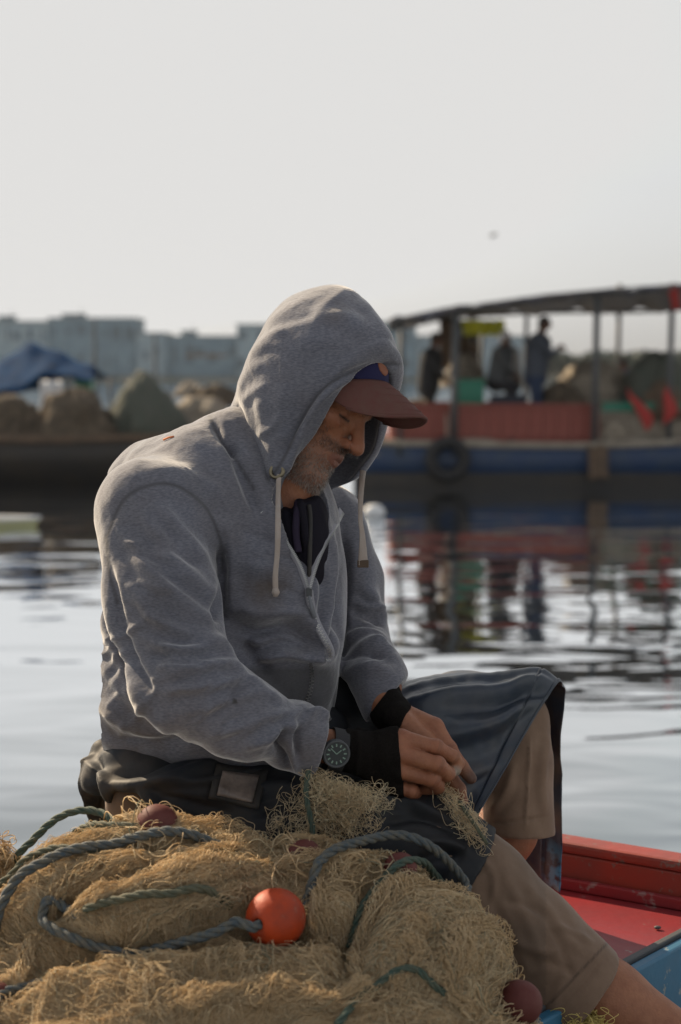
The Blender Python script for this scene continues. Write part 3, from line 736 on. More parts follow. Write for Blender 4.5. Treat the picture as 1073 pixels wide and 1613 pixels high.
def skin_mat():
    def ex(nt, b):
        N = nt.nodes; L = nt.links
        blend_attr(nt, b, 'flush', (0.27, 0.085, 0.045))
        blend_attr(nt, b, 'beard', (0.20, 0.175, 0.16), noise=(520, .40, .66))
        blend_attr(nt, b, 'beardd', (0.045, 0.032, 0.026), noise=(420, .22, .50))
        blend_attr(nt, b, 'brow', (0.02, 0.014, 0.012))
        blend_attr(nt, b, 'lips', (0.20, 0.085, 0.06))
        blend_attr(nt, b, 'grime_creases', (0.04, 0.025, 0.02))
        blend_attr(nt, b, 'nail', (0.24, 0.19, 0.15))
        b.inputs['Subsurface Weight'].default_value = 0.12; b.inputs['Subsurface Radius'].default_value = (.008, .003, .0015); b.inputs['Subsurface Scale'].default_value = 1.0
    return mat('skin', (0.30, 0.128, 0.066), 0.58, spec=0.45, noise=(45, .35, .7), col2=(0.215, 0.082, 0.042), bump=(260, .55, .0018), extra=ex)
M['skin'] = skin_mat()
def rubber_ex(nt, b):
    blend_attr(nt, b, 'paint', (0.05, 0.30, 0.50), noise=(38, .46, .56))
    blend_attr(nt, b, 'mud', (0.16, 0.115, 0.07), noise=(16, .42, .75))
M['apron'] = mat('navy_oilskin', (0.012, 0.023, 0.045), 0.34, spec=0.5, noise=(9, .4, .75), col2=(0.05, 0.06, 0.07), bump=(70, .25, .002), extra=rubber_ex)
M['black_cloth'] = mat('black_cloth', (0.018, 0.017, 0.016), 0.7, noise=(12, .4, .7), col2=(0.04, 0.035, 0.03), bump=(60, .4, .002))
M['apron_waist'] = mat('matte_oilskin', (0.011, 0.014, 0.020), 0.62, spec=0.25, noise=(9, .4, .75), col2=(0.028, 0.03, 0.032), bump=(70, .25, .002), extra=rubber_ex)
M['khaki'] = mat('khaki_cotton', (0.25, 0.17, 0.12), 0.9, spec=.2, noise=(11, .35, .7), col2=(0.17, 0.11, 0.075), bump=(350, .3, .001), sheen=.2,
    extra=lambda nt, b: (blend_attr(nt, b, 'wet', (0.062, 0.050, 0.040), noise=(5, .30, .70)), blend_attr(nt, b, 'hem', (0.03, 0.022, 0.018))))
M['glove'] = mat('black_glove', (0.005, 0.0045, 0.004), 0.95, spec=.08, noise=(500, .4, .6), col2=(0.012, 0.010, 0.009), bump=(600, .6, .001))
M['cap_red'] = mat('brick_red_twill', (0.12, 0.064, 0.052), 0.85, spec=.2, noise=(60, .3, .7), col2=(0.12, 0.048, 0.042), bump=(500, .4, .001))
M['cap_blue'] = mat('purple_blue_twill', (0.02, 0.02, 0.065), 0.85, spec=.2, bump=(500, .4, .001))
M['cord'] = mat('offwhite_cord', (0.36, 0.32, 0.29), 0.85, noise=(60, .3, .7), col2=(0.33, 0.27, 0.23), bump=(700, .6, .001))
M['brass'] = mat('dull_brass', (0.22, 0.19, 0.13), 0.4, metal=0.9)
M['steel'] = mat('steel', (0.45, 0.45, 0.44), 0.35, metal=0.9)
M['shirt'] = mat('dark_shirt', (0.014, 0.013, 0.019), 0.9, spec=.1, bump=(300, .4, .001))
M['purple'] = mat('purple_placket', (0.03, 0.024, 0.042), 0.9, spec=.1)
M['ziptape'] = mat('zip_tape', (0.27, 0.27, 0.30), 0.8, bump=(900, .4, .001))
BASE = c2w(C(330, 1290, .0)); 
man = thing('person', 'bearded man in grey hooded sweatshirt, red cap and dark apron, seated mending a net', 'person', BASE)
V3 = lambda *a: np.array(a, float)
# ---- head frame
Fh = nrm([.73, -.50, -.42]); Uh = V3(.55, .83, 0); Uh = nrm(Uh - (Uh@Fh)*Fh); Sh = -np.cross(Fh, Uh)
if Sh[2] > 0: Sh = -Sh
HO = C(495, 622, -.02)
def HL(f, u, s): return HO + Fh*f + Uh*u + Sh*s
RH = np.stack([Fh, Uh, Sh])
def head_sdf(P):
    q = (P-HO)@RH.T
    d = sell(q, (-.012, .035, 0), (.098, .088, .076))
    d = smin(d, sell(q, (.030, -.030, 0), (.060, .088, .062)), .02)
    d = smin(d, sell(q, (.035, -.082, 0), (.052, .034, .050)), .02)
    d = smin(d, sell(q, (.076, -.104, 0), (.024, .021, .026)), .016)
    for s in (-1, 1):
        d = smin(d, sbone(q, V3(.066, -.102, .012*s), V3(.0, -.066, .054*s), .017, .018), .012)
        d = smin(d, sell(q, (.060, -.016, .040*s), (.024, .018, .022)), .014)
        d = smin(d, sbone(q, V3(.088, .020, .010*s), V3(.068, .020, .046*s), .012, .010), .010)
    # eye sockets, eyeballs and lids
    for s in (-1, 1):
        d = smax(d, -sell(q, (.098, -.001, .031*s), (.019, .012, .017)), .008)
        d = smin(d, sell(q, (.070, -.001, .031*s), (.0145, .0125, .0150)), .003)
        d = smax(d, -sbone(q, V3(.0865, -.006, .020*s), V3(.080, -.007, .043*s), .0010, .0010), .002)
        d = smax(d, -sbone(q, V3(.0855, -.018, .018*s), V3(.078, -.022, .040*s), .0015, .0008), .005)
    # nose
    d = smin(d, sbone(q, V3(.085, .014, 0), V3(.110, -.026, 0), .0075, .0105), .010)
    d = smin(d, sell(q, (.1135, -.034, 0), (.0125, .0115, .0125)), .006)
    for s in (-1, 1):
        d = smin(d, sell(q, (.100, -.037, .0145*s), (.0115, .0085, .0075)), .004)
        d = smax(d, -sell(q, (.107, -.0445, .0075*s), (.005, .004, .0035)), .003)
    # muzzle, lips, cheek fold
    d = smin(d, sell(q, (.074, -.062, 0), (.027, .026, .034)), .012)
    d = smin(d, sbone(q, V3(.0965, -.0600, .006), V3(.086, -.0640, .023), .0050, .0025), .004)
    d = smin(d, sbone(q, V3(.0965, -.0600, -.006), V3(.086, -.0640, -.023), .0050, .0025), .004)
    d = smin(d, sbone(q, V3(.0945, -.0725, .006), V3(.085, -.0690, .021), .0055, .0025), .004)
    d = smin(d, sbone(q, V3(.0945, -.0725, -.006), V3(.085, -.0690, -.021), .0055, .0025), .004)
    for s in (-1, 1):
        d = smax(d, -sbone(q, V3(.1015, -.0663, 0), V3(.0870, -.0677, .026*s), .0016, .0010), .0025)
        d = smax(d, -sbone(q, V3(.098, -.036, .022*s), V3(.084, -.062, .034*s), .0016, .0016), .008)
    d = smax(d, -sell(q, (.104, -.084, 0), (.007, .005, .014)), .008)
    # ears
    for s in (-1, 1):
        e = smax(sell(q, (-.008, -.008, .074*s), (.020, .032, .012)), -sell(q, (-.004, -.008, .086*s), (.011, .020, .010)), .004)
        d = smin(d, e, .006)
    # neck down into the collar
    d = smin(d, sbone(P, HL(-.030, -.055, 0), C(425, 800, .01), .058, .066), .03)
    # throat
    d = smin(d, sbone(P, HL(.02, -.085, 0), C(455, 810, -.02), .035, .045), .03)
    return d
def head_attr(v, n):
    q = (v-HO)@RH.T; f, u, s = q[:, 0], q[:, 1], np.abs(q[:, 2])
    jaw = np.clip((-u-.060-.0*f)*70, 0, 1)*np.clip((f+.02)*30, 0, 1)*np.clip((u+.15)*40, 0, 1)
    must = 1.8*np.exp(-((u+.0525)/.0085)**2)*np.clip((f-.05)*60, 0, 1)*np.clip((.042-s)*120, 0, 1)
    cheek = np.clip((.030-np.abs(u+.052))*50, 0, 1)*np.clip((s-.036)*60, 0, 1)*.6
    lips = np.clip(1.25-(((u+.066)/.0105)**2 + (s/.023)**2), 0, 1)*(f > .085); lips = np.clip(lips*3, 0, 1)
    beardd = np.clip(must*1.1+cheek*np.clip((f+.01)*20, 0, 1)*1.3, 0, 1)*(1-lips)*.92
    beardd = np.maximum(beardd, jaw*np.clip((.075-f)*30, 0, .6))
    goat = jaw*(1-lips)
    neck = (u < -.13)
    brow = np.exp(-((u-.021)/.0055)**2)*np.clip((f-.06)*60, 0, 1)*np.clip((s-.008)*200, 0, 1)*np.clip((.052-s)*150, 0, 1)
    slit = np.exp(-((u+.0065+.02*(s-.031))/.0022)**2)*(np.abs(s-.031) < .015)*(f > .07)
    flush = np.exp(-(((f-.112)/.018)**2+((u+.033)/.016)**2)) + .7*np.exp(-(((s-.045)/.02)**2+((u+.012)/.02)**2))*(f > .03)
    return dict(beard=goat*(~neck)*.7, beardd=beardd*(~neck)*.5, brow=np.clip(brow+slit, 0, 1), lips=lips, flush=np.clip(flush, 0, 1)*.35)
# ---- joints
SHN = C(238, 812, -.13); SHF = C(505, 825, .17)
ELN = C(292, 1075, -.24); ELF = C(560, 1010, .14)
WRN = C(512, 1178, -.17); WRF = C(605, 1108, -.02)
# ---- hands
def fing(P, pts, rs, k=.004):
    return chain(P, [C(*p) for p in pts], rs, k)
HN = dict(I=[(632, 1163, -.150), (688, 1178, -.150), (714, 1192, -.135), (724, 1203, -.122)],
          Md=[(636, 1188, -.160), (690, 1205, -.168), (706, 1219, -.145), (690, 1226, -.125)],
          R=[(630, 1213, -.155), (682, 1228, -.158), (690, 1240, -.135), (668, 1244, -.118)],
          Pk=[(614, 1235, -.145), (650, 1247, -.145), (654, 1254, -.125), (636, 1254, -.112)],
          T=[(565, 1170, -.115), (640, 1186, -.112), (690, 1206, -.118), (716, 1212, -.130)])
def near_hand(P):
    wr = WRN
    d = sbone_flat(P, wr + V3(-.05, .012, 0), C(548, 1182, -.160), .026, .027, (0, .3, 1), .85)
    for p, r0, r1 in ((HN['I'][0], .020, .0145), (HN['Md'][0], .020, .0150), (HN['R'][0], .019, .0145), (HN['Pk'][0], .018, .0130)):
        d = smin(d, sbone(P, C(552, 1184, -.155), C(*p), r0, r1), .010)
    d = smin(d, sbone(P, C(560, 1180, -.135), C(620, 1200, -.130), .022, .020), .012)
    for k_, rs in (('I', [.0135, .0112, .0100, .0082]), ('Md', [.0140, .0118, .0108, .0090]), ('R', [.0135, .0112, .0102, .0088]), ('Pk', [.0122, .0100, .0090, .0078])):
        e = fing(P, HN[k_], rs); d = smin(d, e, .0022)
        # knuckle bumps
        j = C(*HN[k_][1]); d = smin(d, sell(P, j+V3(-.001, .002, -.003), (rs[1]*1.02,)*3), .004)
    d = smin(d, fing(P, HN['T'], [.018, .0145, .0125, .0105]), .006)
    return d
HF = dict(I=[(684, 1146, -.085), (706, 1180, -.100), (727, 1208, -.105), (742, 1226, -.108)],
          Md=[(672, 1172, -.060), (702, 1215, -.085), (723, 1243, -.090), (729, 1262, -.092)],
          R=[(655, 1190, -.040), (680, 1232, -.075), (704, 1246, -.085), (712, 1236, -.075)],
          Pk=[(640, 1195, -.030), (655, 1240, -.06), (680, 1250, -.07), (688, 1244, -.06)],
          T=[(625, 1130, -.075), (668, 1165, -.105), (696, 1190, -.115), (712, 1200, -.112)])
def far_hand(P):
    d = sbone(P, WRF + V3(-.012, .032, .035), C(612, 1118, -.045), .027, .027)
    for k_, r0, r1 in (('I', .021, .0155), ('Md', .021, .0155), ('R', .020, .0145), ('Pk', .019, .013)):
        d = smin(d, sbone(P, C(618, 1122, -.050), C(*HF[k_][0]), r0, r1), .011)
    for k_, rs in (('I', [.0150, .0128, .0108, .0088]), ('Md', [.0145, .0120, .0105, .0085]), ('R', [.0140, .0115, .0100, .0085]), ('Pk', [.0125, .0100, .0090, .0080])):
        d = smin(d, fing(P, HF[k_], rs), .004)
        j = C(*HF[k_][1]); d = smin(d, sell(P, j+V3(0, .001, -.003), (rs[1]*1.03,)*3), .004)
    d = smin(d, fing(P, HF['T'], [.020, .0150, .0125, .0100]), .006)
    return d
def hand_attr(v, n):
    g = np.zeros(len(v)); nail = np.zeros(len(v))
    tip = C(742, 1226, -.108); g = np.maximum(g, np.clip(1.3-np.linalg.norm(v-tip, axis=1)/.020, 0, 1)*.9)
    for tpt in (C(716, 1212, -.130), C(729, 1262, -.092)):
        g = np.maximum(g, np.clip(1.1-np.linalg.norm(v-tpt, axis=1)/.014, 0, 1)*.35)
    for tpt, dr in ((C(716, 1212, -.130), V3(.2, -.5, -1)),):
        w = v-(tpt+nrm(dr)*.009); nail = np.maximum(nail, np.clip(1.6-np.linalg.norm(w, axis=1)/.0085, 0, 1))
    for H_, ks in ((HN, 'I Md R Pk T'), (HF, 'I Md R')):
        for k_ in ks.split():
            for a in (1, 2):
                p0, p1, p2 = C(*H_[k_][a-1]), C(*H_[k_][a]), C(*H_[k_][a+1]); dr_ = nrm(nrm(p2-p1)+nrm(p1-p0)); w_ = v-p1; al = w_@dr_
                for o_ in (-.0022, 0, .0022): g = np.maximum(g, .32*np.exp(-((al-o_)/.0007)**2)*(np.linalg.norm(w_, axis=1) < .017))  # joint creases put into the colour as dark dirt-lined rings, no grooves cut
    j = np.zeros(len(v))
    for H_, ks in ((HN, 'I Md R Pk'), (HF, 'I Md R')):
        for k_ in ks.split():
            for a in (0, 1):
                j = np.maximum(j, np.exp(-(np.linalg.norm(v-C(*H_[k_][a]), axis=1)/.017)**2))
    return dict(grime_creases=g, nail=nail, flush=.55*j)
# ---- bare calf and the hidden rest of the body
KN = C(715, 1345, -.11)
def body_core(P):
    d = smin(sbone(P, C(330, 1200, .04), C(380, 900, .03), .12, .13), sbone(P, SHN+V3(.06, -.01, .03), SHF+V3(-.05, -.01, -.03), .05, .05), .04)
    d = smin(d, sbone(P, C(425, 800, .01), C(390, 860, .03), .060, .10), .03)
    d = smin(d, chain(P, [SHN+V3(.03, -.02, .02), ELN+V3(.02, .02, .02), WRN+V3(-.02, .005, 0)], [.048, .038, .027], .02), .02)
    d = smin(d, chain(P, [SHF+V3(-.03, -.02, 0), ELF, C(600, 1078, .03), WRF], [.045, .034, .030, .027], .02), .02)
    d = smin(d, chain(P, [C(300, 1260, -.05), C(700, 1322, -.10)], [.075, .055], .02), .03)
    d = smin(d, chain(P, [C(360, 1250, .10), C(810, 1135, .17)], [.065, .050], .02), .03)
    return d
def calf(P):
    d = chain(P, [C(700, 1322, -.10), C(850, 1490, -.10), C(960, 1575, -.10), C(1085, 1650, -.11), C(1180, 1700, -.12)], [.055, .060, .056, .040, .033], .02)
    # foot on the deck
    d = smin(d, sbone_flat(P, C(1190, 1712, -.12), C(1300, 1745, -.15), .040, .026, (0, 1, 0), .8), .02)
    return d
def shin_far(P):
    d = chain(P, [C(810, 1130, .17), C(800, 1310, .14), C(765, 1395, .13), C(752, 1425, .12)], [.055, .046, .036, .034], .02)
    d = smin(d, sbone_flat(P, C(750, 1432, .12), C(790, 1452, .03), .036, .025, (0, 1, 0), .8), .02)
    return d
parts_v = []; parts_f = []; at_all = {k: [] for k in ('beard', 'beardd', 'brow', 'lips', 'flush', 'grime_creases', 'nail')}; off = 0
for fn, lo, hi, hh, afn in ((head_sdf, C(360, 860, -.22), C(640, 440, .22), .0022, head_attr),
                            (near_hand, C(455, 1285, -.24), C(760, 1110, -.07), .0014, hand_attr),
                            (far_hand, C(560, 1300, -.16), C(770, 1050, .06), .0014, hand_attr),
                            (body_core, C(120, 1400, -.36), C(900, 740, .32), .010, None),
                            (calf, C(600, 1800, -.22), C(1360, 1230, .02), .006, None),
                            (shin_far, C(690, 1640, .0), C(900, 1040, .27), .006, None)):
    lo, hi = np.minimum(lo, hi), np.maximum(lo, hi)
    v, q = mesh_sdf(fn, lo, hi, hh); v = relax(v, q, 1, .4)
    a = afn(v, None) if afn else {}
    for k in at_all: at_all[k].append(a.get(k, np.zeros(len(v))))
    parts_v.append(v); parts_f.append(q+off); off += len(v)
BV = np.concatenate(parts_v); BF = np.concatenate(parts_f)[:, ::-1]
mk('body', c2w(BV), BF, M['skin'], man, attrs={k: np.concatenate(x) for k, x in at_all.items()})
# ---- whiskers and brow hair: separate short hairs rooted in the skin
hv0 = parts_v[0]; hN = vnormals(hv0, parts_f[0]); ha = head_attr(hv0, None)
rw = np.random.RandomState(3)
def hairs(name, w, n, ln, r, tone, drop, m):
    w = np.clip(w, 0, 1); w = w/w.sum(); i = rw.choice(len(hv0), n, p=w); p = hv0[i]+rw.normal(0, .0008, (n, 3)); nn_ = hN[i]
    dn = -Uh+Fh*.15; L_ = ln*rw.uniform(.5, 1.3, (n, 1)); d1 = nn_*.75+dn*.3+rw.normal(0, .25, (n, 3)); d2 = nn_*.25+dn*drop+rw.normal(0, .3, (n, 3))
    P_ = np.stack([p-nn_*.0005, p+d1*L_*.5, p+d1*L_*.5+d2*L_*.5], 1); Pw = c2w(P_); S_, K = Pw.shape[:2]
    T = np.gradient(Pw, axis=1); T /= np.linalg.norm(T, axis=2)[..., None]+1e-12; u = np.cross(T, [.3, .2, .93]); u /= np.linalg.norm(u, axis=2)[..., None]+1e-12; ww = np.cross(T, u); rr = np.array([1, .8, .25])*r
    V = np.stack([Pw+rr[None, :, None]*(math.cos(a)*u+math.sin(a)*ww) for a in (0, 2.0944, 4.1888)], 2).reshape(-1, 3)
    b = ((np.arange(S_)[:, None]*K+np.arange(K-1)[None])*3).reshape(-1); F = np.concatenate([np.stack([b+k, b+(k+1) % 3, b+(k+1) % 3+3, b+k+3], 1) for k in range(3)])
    mk(name, V, F, m, man, attrs={'tone': np.repeat(np.clip(rw.normal(tone, .25, n), 0, 1), K*3)}, kind='stuff')
def hair_ex(nt, b):
    N = nt.nodes; L = nt.links; at = N.new('ShaderNodeAttribute'); at.attribute_name = 'tone'; cr = N.new('ShaderNodeValToRGB'); e = cr.color_ramp.elements
    e[0].position = .35; e[0].color = (.018, .013, .010, 1); e[1].position = .8; e[1].color = (.42, .39, .36, 1); L.new(at.outputs['Fac'], cr.inputs[0]); L.new(cr.outputs[0], b.inputs['Base Color'])
M['hair'] = mat('whisker', (.1, .1, .1), .6, extra=hair_ex)
near_side = (((hv0-HO)@Sh) > -.02)
hairs('beard', ha['beard']*near_side*np.clip((-((hv0-HO)@Uh)-.070)*50, .12, 1), 3000, .0055, .00020, .72, .8, M['hair'])
hairs('moustache', ha['beardd']*near_side, 1500, .0050, .00022, .36, .9, M['hair'])
hairs('eyebrow', ha['brow']*near_side*(((hv0-HO)@Uh) > .008), 500, .0055, .00025, .1, .2, M['hair'])
# ---- fold sculpting: ridges and grooves along curves on the cloth facing the viewer side
def pxy(p, d=0.0):
    c = C(p[0], p[1], d); return c[:2]
def sculpt(v, q, folds, dmax=None, noise=0.0, nscale=(9, 5, 9), seed=1, it=2):
    N = vnormals(v, q)
    for _ in range(2): N = relax(N, q, 1); N /= np.linalg.norm(N, axis=1)[:, None]+1e-9
    G_=f_test=None
    disp = np.zeros(len(v)); facing = np.clip(-N[:, 2]*2.2+.15, 0, 1)
    P2 = v[:, :2]*(2.5/v[:, 2:3])           # same ray -> same photo point, so scale by distance
    for fo in folds:
        pts, w, amp = fo[0], fo[1], fo[2]; side = fo[3] if len(fo) > 3 else 0.0
        c = spline([C(p[0], p[1])[:2] for p in pts], 14); best = np.full(len(v), 9.0); sg = np.zeros(len(v)); tt = np.zeros(len(v))
        lo = c.min(0)-4*w; hi = c.max(0)+4*w
        m = (P2[:, 0] > lo[0]) & (P2[:, 0] < hi[0]) & (P2[:, 1] > lo[1]) & (P2[:, 1] < hi[1]); idx = np.where(m)[0]
        if len(idx) == 0: continue
        X = P2[idx]; bd = np.full(len(idx), 9.0); bs = np.zeros(len(idx)); bt = np.zeros(len(idx))
        for i in range(len(c)-1):
            a, b = c[i], c[i+1]; ab = b-a; L2 = ab@ab+1e-12; t = np.clip(((X-a)@ab)/L2, 0, 1); r = X-a-t[:, None]*ab; dd = np.sqrt((r*r).sum(1))
            u = dd < bd; bd[u] = dd[u]; cr = ab[0]*r[:, 1]-ab[1]*r[:, 0]; bs[u] = np.sign(cr[u]); bt[u] = (i+t[u])/(len(c)-1)
        taper = np.clip(np.sin(np.clip(bt, 0.02, .98)*math.pi)*1.6, 0, 1)
        x = bd*bs/w
        prof = np.exp(-x*x)*(1-abs(side)) + side*x*np.exp(-x*x)*2.0
        disp[idx] += amp*prof*taper*facing[idx]
    if noise:
        disp += noise*fbm(v*np.array(nscale), seed, 3)
    return v + N*disp[:, None]*NS
NS = 1.9
# ---- hooded sweatshirt: torso and sleeves
def hoodie_sdf(P):
    # torso: spine from hips to shoulders with depth along the chest direction
    ax = nrm([.62, 0, -.78])
    d = sell(P, C(332, 1085, .02), (.200, .180, .165))
    d = smin(d, sell(P, C(292, 1130, .02), (.155, .085, .150)), .03)
    d = smin(d, sell(P, C(345, 930, .03), (.202, .200, .155)), .06)
    d = smin(d, sell(P, C(322, 812, .05), (.165, .125, .150)), .06)
    # hunched upper back and neck root
    d = smin(d, sbone(P, C(285, 800, .05), C(395, 725, .02), .112, .085), .05)
    d = smin(d, sbone(P, C(245, 815, -.08), C(375, 724, -.01), .076, .062), .05)
    d = smin(d, sbone(P, SHN+V3(.02, -.01, .02), C(400, 780, 0), .080, .085), .05)
    d = smin(d, sbone(P, SHF+V3(-.03, -.0, 0), C(440, 800, 0), .062, .08), .05)
    # belly forward
    d = smin(d, sell(P, C(420, 985, -.03), (.112, .120, .11)), .05)
    d = smin(d, sell(P, C(425, 880, -.03), (.105, .11, .10)), .05)
    # overhanging blouse fold above the hem band
    d = smin(d, sbone(P, C(400, 1010, -.07), C(500, 1015, -.09), .040, .034), .03)
    # hem band
    d = smin(d, sbone(P, C(420, 1050, -.02), C(478, 1075, -.05), .070, .048), .02)
    # sleeves
    dn = chain(P, [SHN, C(252, 940, -.185), ELN, C(395, 1135, -.235), C(478, 1166, -.185)], [.086, .082, .072, .056, .043], .02)
    df = chain(P, [SHF, C(545, 920, .15), ELF, C(600, 1075, .028)], [.075, .062, .058, .042], .02)
    d = smin(d, dn, .022); d = smin(d, df, .015)
    # gathered sleeve cuffs
    cn = sbone(P, C(462, 1160, -.19), C(488, 1172, -.18), .055, .050)
    d = smin(d, cn, .012)
    d = smin(d, sbone(P, C(588, 1055, .038), C(612, 1108, -.012), .049, .045), .012)
    # sleeve mouths
    en = nrm([1, -.25, .18]); m = (P-C(503, 1176, -.175))@en
    d = np.where((P-C(500, 1172, -.17) @ np.eye(3))[:, 0] > -.12, smax(d, np.where(np.linalg.norm(P-C(520, 1180, -.17), axis=1) < .10, m, -1), .006), d)
    ef = nrm([.75, -.62, -.2]); m2 = (P-C(608, 1106, -.01))@ef
    d = smax(d, np.where(np.linalg.norm(P-C(620, 1110, .0), axis=1) < .08, m2, -1), .006)
    # hollow mouth of the near sleeve and far sleeve
    d = smax(d, -sbone(P, C(490, 1174, -.175), C(540, 1184, -.17), .036, .040), .004)
    d = smax(d, -sbone(P, C(604, 1098, .0), C(630, 1125, -.02), .033, .036), .004)
    # trim below the hem
    hemn = nrm([.12, -1, 0]); d = smax(d, (P-C(300, 1205, 0))@hemn if False else (P-C(250, 1200, 0))@nrm([-.02, -1, .1]) - 0*P[:, 0] + np.where(P[:, 2] < 2.5-.10, -1, 0), .01)
    # open V below the collar
    vq = sbone_flat(P, C(478, 790, -.10), C(492, 915, -.145), .052, .004, (.3, 0, 1), 1.3)
    d = smax(d, -vq, .006)
    return d
FOLDS = [
    # armpit crease and sleeve head seam
    ([(345, 850), (352, 900), (346, 950), (342, 985)], .010, -.014),
    ([(335, 800), (356, 850), (358, 900), (350, 950)], .018, .010),
    ([(165, 845), (200, 775), (265, 757), (320, 790), (345, 850)], .0045, -.0008),
    ([(165, 870), (172, 930), (190, 1000), (215, 1060), (250, 1110)], .008, -.0075),
    # sweep folds on the upper sleeve
    ([(215, 800), (255, 870), (310, 930), (345, 960)], .016, .007, .5),
    ([(190, 850), (240, 920), (300, 970), (345, 1000)], .018, .008, .5),
    ([(240, 790), (290, 850), (330, 900)], .012, .006, .5),
    ([(200, 930), (250, 985), (320, 1010), (365, 1020)], .014, .007, .5),
    ([(225, 1010), (280, 1030), (340, 1025), (385, 1045)], .012, .008, .4),
    ([(240, 1060), (300, 1060), (350, 1050), (400, 1070)], .011, .007, .4),
    ([(250, 1095), (320, 1085), (380, 1075), (430, 1090)], .011, .007, .4),
    ([(290, 1130), (350, 1110), (410, 1095), (460, 1110)], .010, .005, .4),
    ([(320, 1160), (380, 1150), (430, 1130), (490, 1125)], .010, .005, .4),
    ([(380, 1185), (420, 1170), (450, 1150), (505, 1135)], .010, .005, .4),
    ([(385, 1000), (400, 1040), (430, 1060)], .010, -.007),
    # body folds running to the zip
    ([(345, 970), (400, 995), (460, 990), (520, 1035)], .012, -.012),
    ([(350, 950), (410, 965), (470, 965), (520, 1000)], .014, .009),
    ([(350, 1000), (400, 1030), (450, 1018), (515, 1045)], .010, -.010, .3),
    ([(395, 1045), (440, 1030), (490, 1035), (528, 1045)], .009, .008),
    ([(352, 660), (366, 720), (384, 780), (408, 815)], .012, -.006, .5),
    ([(360, 700), (400, 760), (420, 830), (440, 890)], .020, .007, .6),
    ([(330, 720), (370, 780), (395, 860), (400, 930)], .020, .006, .6),
    ([(300, 745), (345, 790), (372, 850), (380, 920)], .016, .006, .5),
    ([(520, 820), (530, 880), (522, 940), (515, 990)], .010, .005, .4),
    ([(500, 880), (512, 930), (505, 980), (515, 1020)], .009, -.006, .3),
    ([(538, 830), (545, 880), (540, 940), (534, 1000), (520, 1050)], .008, -.012),
    # lower back
    ([(150, 960), (175, 1020), (205, 1080), (240, 1130)], .014, .006, .5),
    ([(150, 1040), (190, 1090), (230, 1130), (280, 1160)], .014, .006, .5),
    ([(148, 1110), (185, 1140), (230, 1160), (290, 1165)], .012, .007, .4),
    ([(150, 1150), (200, 1172), (250, 1170), (300, 1160)], .010, -.006, .3),
    # cuff gathers
    ([(450, 1140), (444, 1170), (448, 1200), (460, 1222)], .007, -.010),
    ([(462, 1132), (456, 1165), (460, 1200), (470, 1222)], .006, .006),
    ([(478, 1128), (500, 1122), (518, 1135)], .006, .006),
    ([(474, 1140), (470, 1170), (472, 1200)], .005, -.005),
    # far sleeve
    ([(560, 920), (590, 950), (610, 990)], .010, .005, .4),
    ([(545, 960), (580, 975), (605, 990)], .010, -.007, .3),
    ([(540, 1010), (575, 1005), (610, 1020)], .010, .007, .3),
    ([(535, 1040), (575, 1030), (615, 1045)], .010, -.006, .3),
    ([(530, 1075), (570, 1055), (625, 1068)], .010, .005, .3),
    # yoke folds to the hood
    ([(335, 660), (350, 690), (380, 720)], .007, -.008),
    ([(200, 740), (250, 700), (330, 690)], .02, .004, .5),
]
_r = random.Random(11)
def cross_folds(path, halfw, n, w, amp, skew=.35):
    P = spline(np.array(path, float), 60); T = np.gradient(P, axis=0)
    for k in range(n):
        i = int(4+51*(k+_r.uniform(-.35, .35)+.5)/n); t = T[min(max(i, 0), 59)]; t = t/np.linalg.norm(t); m = np.array([t[1], -t[0]])
        a = _r.uniform(-1, -.1)*halfw; b = a+_r.uniform(.6, 1.5)*halfw; c = P[min(max(i, 0), 59)]; s = skew*_r.uniform(.4, 1.6)
        pts = [tuple(c+m*(a+(b-a)*q)+t*(s*(a+(b-a)*q)+6*math.sin(q*3+k))) for q in (0, .33, .66, 1)]
        FOLDS.append((pts, w*_r.uniform(.7, 1.4), amp*_r.uniform(.5, 1.3)*_r.choice((1, 1, -1)), _r.uniform(.2, .5)))
cross_folds([(262, 1000), (290, 1075), (370, 1120), (480, 1165)], 62, 22, .0055, .0026)
cross_folds([(235, 830), (245, 920), (262, 1010)], 75, 12, .007, .0024, .7)
cross_folds([(575, 930), (580, 990), (600, 1060)], 40, 9, .0055, .0026)
cross_folds([(430, 830), (440, 920), (450, 1010)], 80, 9, .008, .0022, .3)
cross_folds([(170, 980), (190, 1080), (230, 1150)], 55, 8, .007, .0028, -.5)
def hoodie_post(v, q): 
    v = sculpt(v, q, FOLDS, noise=.0050, nscale=(11, 7, 11), seed=4)
    N = vnormals(v, q)
    return v + N*(.0016*fbm(v*np.array([34, 20, 34]), 9, 2))[:, None]
def curve_mask(v, curves, w):
    P2 = v[:, :2]*(2.5/v[:, 2:3]); best = np.full(len(v), 9.0)
    for pts in curves:
        c = spline([C(p[0], p[1])[:2] for p in pts], 24)
        for i in range(len(c)-1):
            a, b = c[i], c[i+1]; ab = b-a; t = np.clip(((P2-a)@ab)/(ab@ab+1e-12), 0, 1); best = np.minimum(best, np.linalg.norm(P2-a-t[:, None]*ab, axis=1))
    return np.exp(-(best/w)**2)*(v[:, 2] < 2.5+.02)
